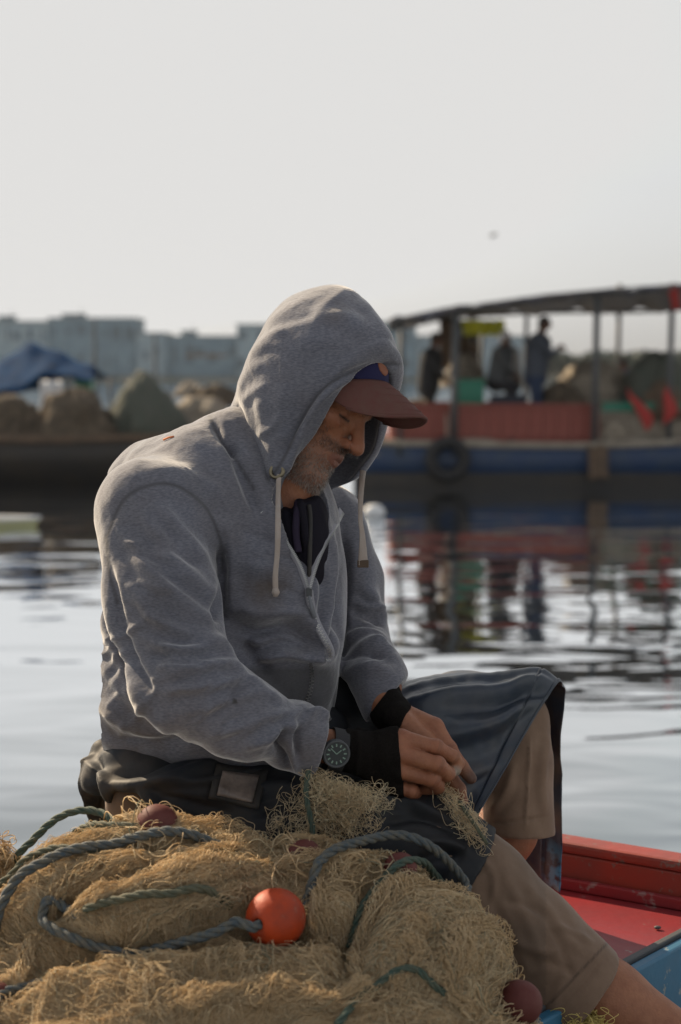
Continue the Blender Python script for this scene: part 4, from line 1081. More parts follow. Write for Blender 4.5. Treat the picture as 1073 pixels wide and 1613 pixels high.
def hoodie_attr(v, n):
    X = v[:, 0]*2.5/v[:, 2]*1000+536.5; Y = 806.5-v[:, 1]*2.5/v[:, 2]*1000
    st = np.clip((Y-1040)/140, 0, 1)*np.clip((330-X)/120, 0, 1)*.9
    st = np.maximum(st, np.clip((Y-1090)/120, 0, 1)*.55)
    st = np.maximum(st, np.exp(-(((X-425)/45)**2+((Y-925)/45)**2))*.8)
    st = np.maximum(st, np.exp(-(((X-460)/60)**2+((Y-1035)/22)**2))*.7)
    st = np.maximum(st, .25)
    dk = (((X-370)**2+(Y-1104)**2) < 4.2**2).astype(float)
    # darker front below the blouse fold
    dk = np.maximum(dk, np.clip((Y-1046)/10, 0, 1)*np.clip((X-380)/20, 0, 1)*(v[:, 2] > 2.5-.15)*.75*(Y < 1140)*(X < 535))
    sm = curve_mask(v, [[(165, 852), (200, 782), (265, 762), (320, 795), (347, 850), (352, 900)], [(330, 655), (345, 690), (372, 725), (400, 770)], [(168, 850), (172, 900), (185, 950)]], .0030)*1.0
    return dict(stain=st, dark=dk, seam=sm)
lo, hi = C(100, 1300, -.40), C(680, 620, .36); lo, hi = np.minimum(lo, hi), np.maximum(lo, hi)
hoodie = mk_sdf('sweatshirt', hoodie_sdf, lo, hi, .0038, M['knit'], man, post=hoodie_post, it=1, attr=hoodie_attr)
# ---- hood: a cloth shell round the head, open at the face
OT = C(630, 600, -.01); ON = nrm([.69, -.54, -.49])
def hood_outer(P):
    d = sell(P, C(513, 588, -.010), (.115, .122, .124))
    d = smin(d, sell(P, C(527, 520, -.01), (.056, .068, .070)), .022)
    d = smin(d, sell(P, C(484, 522, .01), (.050, .054, .065)), .03)
    d = smin(d, sbone(P, C(483, 655, -.01), C(470, 755, -.035), .102, .080), .05)
    d = smin(d, sbone(P, C(438, 640, .01), C(408, 700, .02), .058, .070), .04)
    d = smin(d, sbone(P, C(520, 700, .03), C(515, 775, .01), .085, .055), .04)
    return d
def hood_sdf(P):
    o = hood_outer(P)
    e = (P-OT)@ON
    # opening edge dips in at the cheek and swells at the brow
    up = (P-OT)@nrm([-.55, -.83, 0])
    e = e - .003*np.sin(np.clip(up/.25, 0, 1)*math.pi)
    th = .0055 + .004*np.exp(-((e+.006)/.007)**2)      # rolled hem
    d = np.abs(o+.004) - th
    d = smax(d, e, .006)
    # lower rim of the hood lying on the shoulders
    bn = nrm([.38, -.92, -.05]); b = (P-C(405, 812, -.06))@bn
    d = smax(d, b, .006)
    return d
HFOLDS = [
    ([(632, 572), (595, 572), (545, 588), (508, 612), (478, 655), (455, 705), (432, 745), (400, 780)], .0042, -.0022),
    ([(636, 580), (600, 580), (552, 596), (514, 620), (484, 662), (462, 712), (440, 752), (408, 790)], .005, .0025),
    ([(415, 520), (440, 500), (470, 482), (500, 470)], .008, .0016, .4),
    ([(405, 548), (430, 522), (470, 505), (500, 500)], .009, -.0018, .4),
    ([(545, 455), (520, 470), (500, 490), (492, 520)], .009, .0014, .4), ([(395, 570), (420, 550), (450, 545)], .009, .0016, .4), ([(380, 640), (400, 620), (425, 612)], .009, .0018, .4), ([(400, 690), (430, 680), (455, 650)], .008, .0022, .4),
    ([(385, 590), (400, 560), (430, 530), (455, 520)], .012, .0028, .4),
    ([(372, 625), (395, 590), (420, 570)], .011, .0028, .4),
    ([(358, 618), (370, 680), (386, 740), (408, 800)], .010, -.012, .45),
    ([(400, 600), (410, 660), (425, 720), (430, 760)], .022, .006, .5),
    ([(440, 600), (440, 660), (445, 710)], .020, .006, .5),
    ([(480, 530), (530, 510), (580, 530), (610, 560)], .020, .004, .5),
    ([(560, 470), (590, 510), (610, 550)], .012, .003, .5),
    ([(470, 560), (500, 545), (540, 545)], .018, .003, .5),
]
def hood_post(v, q):
    v = sculpt(v, q, HFOLDS, noise=.0022, nscale=(12, 9, 12), seed=14)
    return v
def hood_attr(v, n):
    X = v[:, 0]*2.5/v[:, 2]*1000+536.5; Y = 806.5-v[:, 1]*2.5/v[:, 2]*1000
    return dict(stain=np.maximum(.15, np.exp(-(((X-540)/50)**2+((Y-490)/25)**2))*.6), dark=np.zeros(len(v)), seam=1.0*curve_mask(v, [[(632, 574), (595, 574), (545, 590), (508, 614), (478, 657), (455, 707), (432, 745), (400, 780)], [(500, 455), (485, 490), (460, 540), (440, 600)]][:1], .0026))
lo, hi = C(330, 850, -.24), C(700, 430, .24); lo, hi = np.minimum(lo, hi), np.maximum(lo, hi)
hood = mk_sdf('hood', hood_sdf, lo, hi, .0028, M['knit'], hoodie, post=hood_post, it=1, attr=hood_attr)
def front(o_fn, px, py, d0=-.30, d1=.25, off=0.0):
    """first hit of the photo ray with a distance field"""
    ds = np.linspace(d0, d1, 260); P = np.array([C(px, py, d) for d in ds]); f = o_fn(P); k = np.where(f < 0)[0]
    d = ds[k[0]] if len(k) else None
    return None if d is None else C(px, py, d-off)
# eyelet and drawstrings
def at_d(px, py, d): return c2w(C(px, py, d))
def ev(fn, px, py, dflt, off=0.0):
    p = front(fn, px, py); return (C(px, py, dflt) if p is None else p) - V3(0, 0, off)
ey = ev(hood_outer, 438, 744, -.13, .001)
nv = []
for dx in ((4, 0), (0, 4)):
    a = ev(hood_outer, 438+dx[0], 744+dx[1], -.13); b = ev(hood_outer, 438-dx[0], 744-dx[1], -.13); nv.append(a-b)
en = nrm(np.cross(nv[0], nv[1])); en = en if en[2] < 0 else -en
mb = MB(); torus(mb, c2w(ey+en*.005), .0098, .0030, 24, 8, c2w(en)-c2w(V3(0, 0, 0))); mb.build('eyelet', M['brass'], hoodie, smooth=True)
def ribbon(pts, w, th, name, material, parent, wdir=(1, 0, 0)):
    pts = spline(pts, 60); pts = c2w(pts); G = []; T = np.gradient(pts, axis=0)
    wd = nrm(wdir)
    for i in range(len(pts)):
        t = nrm(T[i]); u = nrm(wd - (wd@t)*t); n_ = np.cross(t, u); ww = w if np.isscalar(w) else np.interp(i/59, [0, .5, 1], w)
        tw = .5*math.sin(i*.11)
        u2 = u*math.cos(tw)+n_*math.sin(tw); n2 = -u*math.sin(tw)+n_*math.cos(tw)
        G.append([pts[i]+u2*ww/2*math.cos(a)+n2*th/2*math.sin(a) for a in np.arange(10)*2*math.pi/10])
    mb = MB(); mb.grid(G, closed=True); mb.f.append(tuple(range(9, -1, -1))); mb.f.append(tuple(59*10+k for k in range(10)))
    return mb.build(name, material, parent, smooth=True)
ed = ey[2]-2.5
ribbon([C(440, 746, ed-.001), C(439, 758, ed-.012), C(438, 790, ed-.016), C(438, 830, -.175), C(437, 870, -.178), C(434, 905, -.178), C(434, 930, -.178)], .0085, .004, 'drawstring', M['cord'], hoodie)
mb = MB(); mb.tube(c2w(np.array([C(434, 926, -.178), C(434.5, 933, -.178), C(434, 940, -.178)])), [.004, .006, .003], 10); mb.build('drawstring_knot', M['cord'], hoodie, smooth=True)
ribbon([C(572, 742, .02), C(570, 760, .0), C(568, 790, -.01), C(568, 820, -.01), C(571, 845, -.012), C(572, 890, -.012)], (.010, .008, .017), .004, 'drawstring', M['cord'], hoodie, wdir=(1, .4, 0))
mb = MB(); mb.box(at_d(572, 888, -.012), (.018, .006, .012)); bevel(mb.build('drawstring_tip', M['brown_wood'], hoodie), .0015)
# ---- zipper: open collar tapes, teeth, slider, closed run down to the belly
zl = [(412, 806), (440, 838), (462, 868), (478, 900), (487, 930)]
zr = [(541, 808), (525, 838), (508, 868), (496, 900), (488, 930)]
zc_ = [(487, 930), (490, 955), (500, 985), (514, 1010), (522, 1030), (516, 1041)]
zc2 = [(488, 1040), (492, 1060), (490, 1085), (484, 1104)]
def on(fn, pts, n, off, dflt=-.15):
    P = spline(np.array(pts, float), n); return np.array([ev(fn, p[0], p[1], dflt, off) for p in P])
def smooth1(P, k=4):
    P = np.array(P)
    for _ in range(k): P[1:-1] = (P[:-2]+2*P[1:-1]+P[2:])/4
    return P
def teeth(path, name, side=0):
    pw = c2w(smooth1(path)); L_ = np.r_[0, np.cumsum(np.linalg.norm(np.diff(pw, axis=0), axis=1))]; n = int(L_[-1]/.0026); V = MB()
    T = np.gradient(pw, axis=0)
    for i in range(n):
        s = (i+.5)*L_[-1]/n; p = np.array([np.interp(s, L_, pw[:, c]) for c in range(3)]); t = nrm([np.interp(s, L_, T[:, c]) for c in range(3)])
        u = nrm(np.cross(t, [0, -1, 0])); w = np.cross(t, u)
        R = np.stack([u, t, w], 1); V.box(p+u*(.0012*(1 if i % 2 else -1) if side == 0 else 0), (.0042, .0013, .002), R=R)
    o = V.build(name, M['steel'], hoodie); o['kind'] = 'stuff'; return o
P1 = on(hoodie_sdf, zl, 40, .004); P2_ = on(hoodie_sdf, zr, 40, .004); P3 = on(hoodie_sdf, zc_, 50, .006); P4 = on(hoodie_sdf, zc2, 24, .004)
P1 = smooth1(P1, 20); P2_ = smooth1(P2_, 20); P3 = smooth1(P3, 20); P4 = smooth1(P4, 10)
def tape(path, name, w, side):
    pw = c2w(path); T = np.gradient(pw, axis=0); G = []
    for i in range(len(pw)):
        t = nrm(T[i]); u = nrm(np.cross(t, [0, -1, 0])); G.append([pw[i]+u*(side*w*k/3) + np.array([0, .001*k, 0]) for k in range(-0, 4)])
    mb = MB(); mb.grid(G); o = mb.build(name, M['ziptape'], hoodie, smooth=True); solid(o, .0015); return o
tape(P1, 'zip_tape', .007, 1); tape(P2_, 'zip_tape', .011, 1)
tape(P3, 'zip_tape', .006, 1); tape(P3, 'zip_tape', .006, -1)
teeth(P1, 'zip_teeth', 1); teeth(P2_, 'zip_teeth', 1); teeth(P3, 'zip_teeth'); teeth(P4, 'zip_teeth')
zp = c2w(P3[1]); mb = MB(); mb.box(zp+[0, -.003, 0], (.009, .006, .012)); sl = bevel(mb.build('zip_slider', M['darkmetal'], hoodie), .001)
mb = MB(); mb.tube(c2w(np.array([P3[1]+V3(0, -.005, -.006), P3[1]+V3(.004, -.022, -.006), P3[1]+V3(.008, -.038, -.005)])), [.002, .0035, .004], 8); mb.build('zip_pull', M['greyc'], sl, smooth=True)
# shirt inside the open collar
def shirt_sdf(P):
    d = sell(P, C(470, 868, -.060), (.050, .090, .055))
    d = smin(d, sbone(P, C(462, 815, -.040), C(480, 900, -.090), .050, .018), .02)
    d = smax(d, (P-C(462, 792, -.06))@nrm([-.25, .95, -.2]), .006)
    return d
def shirt_post(v, q): return sculpt(v, q, [([(452, 775), (462, 810), (470, 850), (478, 900)], .006, -.007), ([(470, 780), (478, 820), (482, 870)], .006, .006)], noise=.002, nscale=(30, 12, 30), seed=5)
lo, hi = C(390, 960, -.20), C(560, 740, .05); lo, hi = np.minimum(lo, hi), np.maximum(lo, hi)
shirt = mk_sdf('undershirt', shirt_sdf, lo, hi, .004, M['shirt'], man, post=shirt_post)
pp = smooth1(on(shirt_sdf, [(470, 782), (468, 810), (466, 840), (470, 870)], 20, .003, -.11), 6)
mb = MB(); mb.tube(c2w(pp), .006, 8); mb.build('placket', M['purple'], shirt, smooth=True)
pp = smooth1(on(shirt_sdf, [(487, 796), (489, 810), (489, 840), (488, 880), (487, 925)], 30, .006, -.125), 10)
mb = MB(); mb.tube(c2w(pp), .0034, 8); mb.build('neck_cord', M['black_cloth'], man, smooth=True)
# ---- cap
def cap_sdf(P):
    q = (P-HO)@RH.T
    d = sell(q, (-.010, .040, 0), (.108, .098, .084)); i = sell(q, (-.010, .040, 0), (.103, .093, .079))
    d = smax(d, -i, .003)
    cut = (q[:, 1]-.052) - .20*(q[:, 0]-.09)*0 + 0
    return smax(d, -(q[:, 1]-.045-.12*(q[:, 0]-.05)), .003)
lo, hi = C(360, 740, -.2), C(680, 440, .2); lo, hi = np.minimum(lo, hi), np.maximum(lo, hi)
cap = mk_sdf('cap', cap_sdf, lo, hi, .0030, M['cap_blue'], man)
# visor: curved plate springing from the forehead
G = []; ns, nr = 33, 14
for i in range(ns):
    a = -1+2*i/(ns-1); s = a*.080
    row = []
    for j in range(nr):
        r = j/(nr-1)
        ext = .082*math.sqrt(max(0, 1-abs(a)**4.5))
        f0 = .097 - .050*abs(a)**2.0; u0 = .076 - .050*abs(a)**2
        f = f0 + ext*r; u = u0 - .010*r*(ext/.082) - .008*r*abs(a)**2 - .13*s*(.35+.65*r) - .004*r*r
        row.append(c2w(HL(f, u, s*(1-.10*r))))
    G.append(row)
mb = MB(); mb.grid(G); vis = mb.build('visor', M['cap_red'], cap, smooth=True); solid(vis, .0035)
# stitched rows and edge piping on the visor
for rr in (.25, .45, .65, .85):
    j = rr*(nr-1); j0 = int(j); pts = [np.array(G[i][j0])*(1-(j-j0))+np.array(G[i][min(j0+1, nr-1)])*(j-j0) + (c2w(Uh)-c2w(V3(0, 0, 0)))*.0019 for i in range(3, ns-3)]
    mb = MB(); mb.tube(pts, .0007, 5); mb.build('stitch_row', M['cap_red'], vis, smooth=True)
mb = MB(); mb.tube([np.array(G[i][-1]) for i in range(1, ns-1)], .0026, 8); mb.build('edge_piping', M['cap_red'], vis, smooth=True)
ob = c2w(HL(.098, .088, .010)); 
def logo(P):
    return smax(sell(P, HL(.094, .100, .014), (.016, .012, .016)), 0*P[:, 0]-1, .001)
lo, hi = C(560, 640, -.12), C(660, 560, .08); lo, hi = np.minimum(lo, hi), np.maximum(lo, hi)
def logo2(P):
    q = (P-HO)@RH.T
    return smax(sell(q, (-.010, .040, 0), (.1095, .0995, .0855)), sell(q, (.09, .094, .012), (.03, .012, .017)), .001)
mk_sdf('cap_badge', logo2, lo, hi, .0018, mat('rust_badge', (.24, .09, .05), .8), cap)
# ---- gloves
def glove_n(P):
    o = near_hand(P)-.0042
    cut = smax((P-C(632, 1200, -.15))@nrm([1, .08, -.05]), -(P-C(538, 1180, -.16))@nrm([1, -.2, 0]), .004)
    return smax(o, cut, .003)
lo, hi = C(500, 1290, -.25), C(680, 1100, -.06); lo, hi = np.minimum(lo, hi), np.maximum(lo, hi)
mk_sdf('glove', glove_n, lo, hi, .0019, M['glove'], man, post=lambda v, q: sculpt(v, q, [([(560, 1145), (565, 1185), (560, 1225)], .005, .003), ([(585, 1145), (592, 1180), (588, 1220)], .006, -.002)], noise=.0012, nscale=(40, 30, 40), seed=8))
def glove_f(P):
    o = far_hand(P)-.003
    return smax(o, smax((P-C(640, 1128, -.05))@nrm([.85, -.45, -.1]) - .0, -(P-C(600, 1104, 0))@nrm([.6, -.5, -.1]), .003), .003)
lo, hi = C(560, 1200, -.16), C(690, 1050, .06); lo, hi = np.minimum(lo, hi), np.maximum(lo, hi)
mk_sdf('glove', glove_f, lo, hi, .0019, M['glove'], man, post=lambda v, q: sculpt(v, q, [], noise=.0012, nscale=(40, 30, 40), seed=8))
# ---- wrist watch
wax = nrm(C(540, 1184, -.165)-C(495, 1174, -.175)); wc_ = C(529, 1182, -.167)
wn_ = nrm(V3(-.10, .05, -1) - (V3(-.10, .05, -1)@wax)*wax); wu = np.cross(wax, wn_)
wt = thing('wrist_watch', 'black wrist watch with luminous dial on the right wrist of the seated man', 'watch', c2w(wc_))
R3 = lambda x: c2w(x)-c2w(V3(0, 0, 0))
axw, nw, uw = R3(wax), R3(wn_), R3(wu); cw = c2w(wc_)
G = []
for i in range(41):
    a = 2*math.pi*i/40
    G.append([cw+axw*x+(nw*math.cos(a)+uw*math.sin(a))*r for x, r in ((-.011, .0305), (-.011, .033), (.011, .033), (.011, .0305))])
mb = MB(); mb.grid(G, closed=True); mb.build('strap', M['rubber'], wt, smooth=False)
dc = cw+nw*.035 - axw*.008
def disc(mb, c, r, h, n=36, rb=None):
    rb = rb or r; G = [[c+(axw*math.cos(a)+uw*math.sin(a))*q+nw*z for a in np.arange(n)*2*math.pi/n] for q, z in ((r, 0), (r, h*.6), (rb, h))]
    mb.grid(G, closed=True); mb.f.append(tuple(2*n+k for k in range(n))); return mb
mb = MB(); disc(mb, dc-nw*.006, .0205, .010); mb.build('case', M['darkmetal'], wt, smooth=False)
mb = MB(); torus(mb, dc+nw*.0042, .0185, .0018, 36, 8, nw); mb.build('bezel', M['darkmetal'], wt, smooth=True)
mb = MB(); disc(mb, dc+nw*.0038, .0168, .0008); dial = mb.build('dial', mat('watch_dial', (.012, .016, .016), .4), wt)
lume = mat('pale_green_lume', (.18, .26, .21), .6)
for k in range(12):
    a = k*math.pi/6+.25; u = axw*math.cos(a)+uw*math.sin(a); p = dc+nw*.0049+u*.0128; t = np.cross(nw, u)
    mb = MB(); mb.box(p, (.0042, .0018, .0006), R=np.stack([u, t, nw], 1)); mb.build('hour_mark', lume, dial)
for ln, a in ((.009, .9), (.012, 2.6)):
    u = axw*math.cos(a)+uw*math.sin(a); t = np.cross(nw, u); mb = MB(); mb.box(dc+nw*.0054+u*ln/2, (ln, .0013, .0005), R=np.stack([u, t, nw], 1)); mb.build('watch_hand', lume, dial)
# ================================================================== HIS BOAT, APRON, TROUSERS, NETS
def ray_z(px, py, z):
    d = c2w(C(px, py, 0, 1.0))-CAMP
    return CAMP + d*(z-CAMP[2])/d[2]
M['deck_red'] = mat('glossy_red_deck_paint', (0.24, 0.020, 0.024), 0.42, noise=(7, .35, .75), col2=(0.17, 0.03, 0.035), bump=(60, .25, .003), extra=chips((.25, .16, .15), 16, .615, .64))
M['rail_red'] = mat('orange_red_rail_paint', (0.27, 0.030, 0.016), 0.5, noise=(9, .35, .75), col2=(0.17, 0.035, 0.025), bump=(50, .3, .003), extra=chips((.16, .11, .09), 26, .59, .61))
M['side_blue'] = mat('sky_blue_hull_paint', (0.025, 0.13, 0.23), 0.5, noise=(10, .4, .7), col2=(0.04, 0.12, 0.20), bump=(45, .3, .003), extra=chips((.22, .24, .24), 26, .60, .62))
ZD = .82
a0, a1 = ray_z(880, 1330, .90), ray_z(1073, 1362, .90); dr = nrm(a1-a0)
n0, n1 = ray_z(980, 1527, ZD), ray_z(1073, 1477, ZD); dn_ = nrm(n1-n0)
farL = a0 - dr*.56
nrL = n0 - dn_*.68
_A = np.array([[dr[0], -dn_[0]], [dr[1], -dn_[1]]]); _t = np.linalg.solve(_A, (n0-a0)[:2]); farR = a0 + dr*_t[0]; nrR = n0 + dn_*_t[1]     # the two sides meet at the bow
boat = thing('rowing_boat', 'small wooden boat with red deck and sky blue side that the hooded man sits on', 'boat', (n0[0], n0[1], .2))
def prism(poly, z0, z1, name, m, bev=.004, parent=None):
    n = len(poly); v = [(p[0], p[1], z0) for p in poly]+[(p[0], p[1], z1) for p in poly]
    f = [tuple(range(n-1, -1, -1)), tuple(range(n, 2*n))]+[(i, (i+1) % n, n+(i+1) % n, n+i) for i in range(n)]
    o = mk(name, v, f, m, parent or boat, smooth=False); bevel(o, bev); return o
sgn = lambda p, d, w: p + np.array([-d[1], d[0], 0])*w
leftn = nrL; 
prism([farL, nrL+[.0, .0, 0], nrL, nrR, farR][::1] if False else [nrL, nrR, farL], ZD-.04, ZD, 'deck', M['deck_red'])
prism([sgn(farL, dr, .0), sgn(farR, dr, .0), sgn(farR, dr, .055), sgn(farL, dr, .055)], .885, .905, 'gunwale_cap', M['rail_red'], .006)
prism([sgn(farL, dr, .004), sgn(farR, dr, .004), sgn(farR, dr, .045), sgn(farL, dr, .045)], .15, .884, 'bulwark', M['rail_red'])
prism([sgn(farL, dr, -.010), sgn(farR, dr, -.010), sgn(farR, dr, .003), sgn(farL, dr, .003)], ZD+.001, ZD+.022, 'waterway_strip', M['deck_red'], .003)
prism([sgn(nrL, dn_, -.024), sgn(nrR, dn_, -.024), sgn(nrR, dn_, -.003), sgn(nrL, dn_, -.003)], ZD-.30, ZD+.004, 'side_plank', M['side_blue'], .004)
prism([sgn(nrL, dn_, -.018), sgn(nrR, dn_, -.018), sgn(nrR, dn_, -.003), sgn(nrL, dn_, -.003)], ZD-.58, ZD-.305, 'side_plank', M['side_blue'], .004)
prism([sgn(nrL, dn_, -.002), sgn(nrR, dn_, -.002), sgn(nrR, dn_, .010), sgn(nrL, dn_, .010)], ZD-.30, ZD+.010, 'gap_strip', M['darkmetal'], .002)  # dark strip standing in for the shaded gap between deck and plank
prism([nrL+[0, .02, 0], nrR+[-.03, .0, 0], farL], -.12, ZD-.05, 'hull', M['side_blue'])
# platform under the pile of nets and the seat crate
plat = thing('platform', 'low wooden staging under the pile of nets in front of the man', 'platform', (-.35, 1.95, -.1))
for k in range(7):
    y0 = 1.25+k*.17
    mb = MB(); mb.box((-.30, y0+.08, .70), (1.25, .165, .03)); bevel(mb.build('plank', M['brown_wood'], plat), .004)
for x in (-.85, .25):
    for y in (1.4, 2.3):
        mb = MB(); mb.box((x, y, .27), (.08, .08, .82)); mb.build('leg', M['brown_wood'], plat)
st = thing('seat_box', 'wooden box the hooded man sits on', 'box', W(380, 1470, 2.58)); sp = W(380, 1400, 2.58)
mb = MB(); mb.box((sp[0], sp[1], .91), (.34, .26, .14)); bevel(mb.build('box_side', M['brown_wood'], st), .004)
mb = MB(); mb.box((sp[0], sp[1], .99), (.38, .30, .018)); bevel(mb.build('lid', M['pale_wood'], st), .004)
# ---- trousers (far leg and near leg), one garment per leg piece
def pants_sdf(P):
    d = smin(sbone(P, C(300, 1262, -.04), C(690, 1330, -.105), .080, .066), sell(P, C(285, 1235, .0), (.12, .085, .13)), .03)
    d = smin(d, sell(P, C(207, 1268, -.105), (.040, .042, .03)), .02)
    d = smin(d, chain(P, [C(700, 1335, -.105), C(757, 1399, -.105), C(830, 1482, -.105), C(907, 1570, -.105)], [.068, .074, .080, .092], .02), .02)
    d = smax(d, (P-C(914, 1569, -.105))@nrm([.72, -.69, 0]), .005)
    d = smax(d, -sbone(P, C(900, 1548, -.105), C(950, 1600, -.105), .066, .070), .003)
    return d
def pants_far(P):
    d = chain(P, [C(640, 1200, .14), C(805, 1140, .15), C(815, 1200, .13), C(818, 1320, .11)], [.06, .060, .056, .060], .02)
    d = smax(d, (P-C(818, 1312, .11))@nrm([-.06, -1, 0]), .004)
    d = smax(d, -sbone(P, C(816, 1290, .11), C(818, 1350, .11), .046, .056), .003)
    return d
def pants_attr(v, n):
    X = v[:, 0]*2.5/v[:, 2]*1000+536.5; Y = 806.5-v[:, 1]*2.5/v[:, 2]*1000
    hem = (X-917)*.72+(Y-1565)*.69
    line = np.exp(-((hem+26)/2.0)**2)*.5
    return dict(hem=line*1.2, wet=np.clip(.65+.5*fbm(v*9, 3, 2)+.25*(X < 860), 0, 1)*.95)
PF = [([(790, 1420), (830, 1430), (870, 1450)], .009, -.006, .4), ([(800, 1480), (840, 1500), (890, 1500)], .012, .007, .4), ([(830, 1530), (865, 1520), (910, 1540)], .009, -.006, .4), ([(755, 1350), (775, 1385), (770, 1430)], .009, .007, .4), ([(770, 1345), (800, 1400), (830, 1460), (860, 1540)], .014, .006, .4), ([(750, 1380), (780, 1440), (800, 1500), (830, 1560)], .014, -.006, .3),
      ([(800, 1375), (850, 1425), (890, 1480), (930, 1510)], .012, .005, .4), ([(850, 1430), (880, 1490), (900, 1550)], .010, -.005, .4),
      ([(955, 1500), (925, 1545), (880, 1590)], .003, -.003), ([(860, 1460), (900, 1470), (935, 1490)], .008, .004, .4), ([(870, 1600), (890, 1540), (925, 1500)], .01, .004, .3)]
lo, hi = C(140, 1680, -.26), C(1010, 1130, .16); lo, hi = np.minimum(lo, hi), np.maximum(lo, hi)
PF = [(p[0], p[1]*.8, p[2]*.55) + tuple(p[3:]) for p in PF]
pants = mk_sdf('trousers', pants_sdf, lo, hi, .0042, M['khaki'], man, post=lambda v, q: sculpt(v, q, PF, noise=.0020, nscale=(16, 12, 16), seed=31), attr=pants_attr)
lo, hi = C(560, 1360, .02), C(920, 1050, .26); lo, hi = np.minimum(lo, hi), np.maximum(lo, hi)
PF2 = [([(835, 1160), (833, 1220), (828, 1310)], .0025, .0030), ([(860, 1150), (850, 1220), (855, 1290)], .009, .004, .5), ([(770, 1290), (800, 1250), (815, 1200)], .009, .004, .4), ([(765, 1297), (820, 1292), (872, 1284)], .002, -.0025)]
mk_sdf('trouser_leg', pants_far, lo, hi, .0036, M['khaki'], man, post=lambda v, q: sculpt(v, q, PF2, noise=.0025, nscale=(16, 12, 16), seed=33), attr=lambda v, n: dict(wet=np.full(len(v), .12)))
# ---- apron over the waist, lap and near thigh
def apron_sdf(P):
    d = smin(sell(P, C(285, 1222, -.01), (.145, .070, .160)), sbone(P, C(205, 1212, .02), C(330, 1185, -.02), .050, .060), .03)
    d = smin(d, chain(P, [C(300, 1275, -.06), C(460, 1302, -.095), C(560, 1322, -.105), C(680, 1336, -.105), C(742, 1382, -.105)], [.080, .082, .084, .078, .082], .02), .03)
    d = smin(d, sbone(P, C(380, 1235, .05), C(640, 1235, .06), .075, .06), .04)
    d = smin(d, sbone(P, C(400, 1170, -.02), C(510, 1150, .0), .060, .04), .03)
    d = smin(d, chain(P, [C(420, 1200, .09), C(530, 1170, .10), C(620, 1165, .15)], [.080, .078, .075], .02), .03)
    d = smin(d, sbone(P, C(480, 1085, .10), C(575, 1125, .12), .050, .055), .03)
    d = smin(d, sbone(P, C(505, 1065, .09), C(545, 1090, .11), .045, .045), .03)
    d = smax(d, (P-C(743, 1364, -.10))@nrm([.82, -.57, 0]), .003)
    # notch that shows the trousers at the hip
    nt_ = sell(P, C(200, 1287, -.14), (.042, .042, .06)); d = smax(d, -nt_, .006)
    # cloth bunched behind the back
    b = chain(P, [C(128, 1190, .05), C(132, 1240, .04), C(150, 1285, .03)], [.018, .024, .028], .01)
    b = smin(b, chain(P, [C(165, 1185, .0), C(150, 1240, -.01), C(160, 1290, .0)], [.022, .026, .020], .01), .012)
    b = smin(b, chain(P, [C(240, 1180, -.05), C(185, 1205, -.04), C(165, 1250, -.02)], [.03, .028, .022], .01), .012)
    return smin(d, b, .012)
AF = [([(155, 1200), (200, 1190), (250, 1172), (310, 1160)], .009, .009, .4), ([(165, 1225), (220, 1215), (280, 1190), (350, 1185)], .010, -.011, .3), ([(170, 1240), (230, 1240), (300, 1220), (350, 1200)], .010, .008, .4),
      ([(215, 1245), (240, 1265), (250, 1290)], .008, .010, .4), ([(225, 1235), (300, 1235), (380, 1225), (430, 1210)], .008, .006, .4), ([(235, 1255), (300, 1270), (380, 1290)], .010, -.006, .3),
      ([(128, 1180), (120, 1230), (130, 1290)], .007, -.010), ([(148, 1185), (138, 1230), (145, 1295)], .005, .008), ([(160, 1190), (152, 1240), (165, 1290)], .005, -.008), ([(140, 1200), (165, 1230), (175, 1270)], .006, .007),
      ([(560, 1262), (620, 1262), (680, 1285)], .008, .005, .5), ([(600, 1300), (660, 1290), (720, 1310)], .010, -.007, .3), ([(640, 1270), (690, 1290), (740, 1320), (765, 1345)], .008, .006, .5),
      ([(660, 1330), (700, 1330), (740, 1345)], .008, .006, .4), ([(650, 1370), (690, 1350), (730, 1360)], .010, -.008, .3), ([(742, 1318), (720, 1350), (700, 1385)], .0025, .0035), ([(480, 1300), (540, 1270), (600, 1275)], .010, .005, .4),
      ([(400, 1250), (440, 1240), (480, 1250)], .01, .006, .4), ([(395, 1290), (450, 1265), (500, 1270)], .010, -.006, .3)]
def apron_attr(v, n):
    Y = 806.5-v[:, 1]*2.5/v[:, 2]*1000; X = v[:, 0]*2.5/v[:, 2]*1000+536.5
    return dict(paint=np.zeros(len(v)), mud=np.clip((330-X)/150, 0, 1)*.18+.08)
lo, hi = C(90, 1440, -.26), C(800, 980, .22); lo, hi = np.minimum(lo, hi), np.maximum(lo, hi)
apron = mk_sdf('apron', apron_sdf, lo, hi, .0042, M['apron_waist'], man, post=lambda v, q: sculpt(v, q, AF, noise=.0026, nscale=(14, 12, 14), seed=41), attr=apron_attr)
# front panel hanging over the raised far knee
rows = [[(545, 1300, -.02), (590, 1200, .0), (612, 1120, .05), (632, 1078, .13), (660, 1120, .24), (670, 1250, .28)],
        [(640, 1310, -.02), (668, 1210, -.015), (690, 1110, .03), (702, 1056, .12), (715, 1090, .24), (720, 1260, .28)],
        [(700, 1302, -.025), (742, 1205, -.01), (775, 1115, .03), (800, 1057, .12), (812, 1100, .25), (800, 1352, .25)],
        [(728, 1300, -.028), (775, 1205, -.005), (822, 1104, .045), (846, 1066, .11), (852, 1115, .20), (845, 1385, .235)],
        [(755, 1284, -.03), (800, 1205, .0), (858, 1106, .05), (884, 1079, .10), (885, 1140, .165), (880, 1406, .20)]]
NI, NJ = 110, 90
R1 = np.array([spline([C(*p) for p in r], NI) for r in rows]); G = np.stack([spline(R1[:, i], NJ) for i in range(NI)], 1)   # NJ x NI x 3
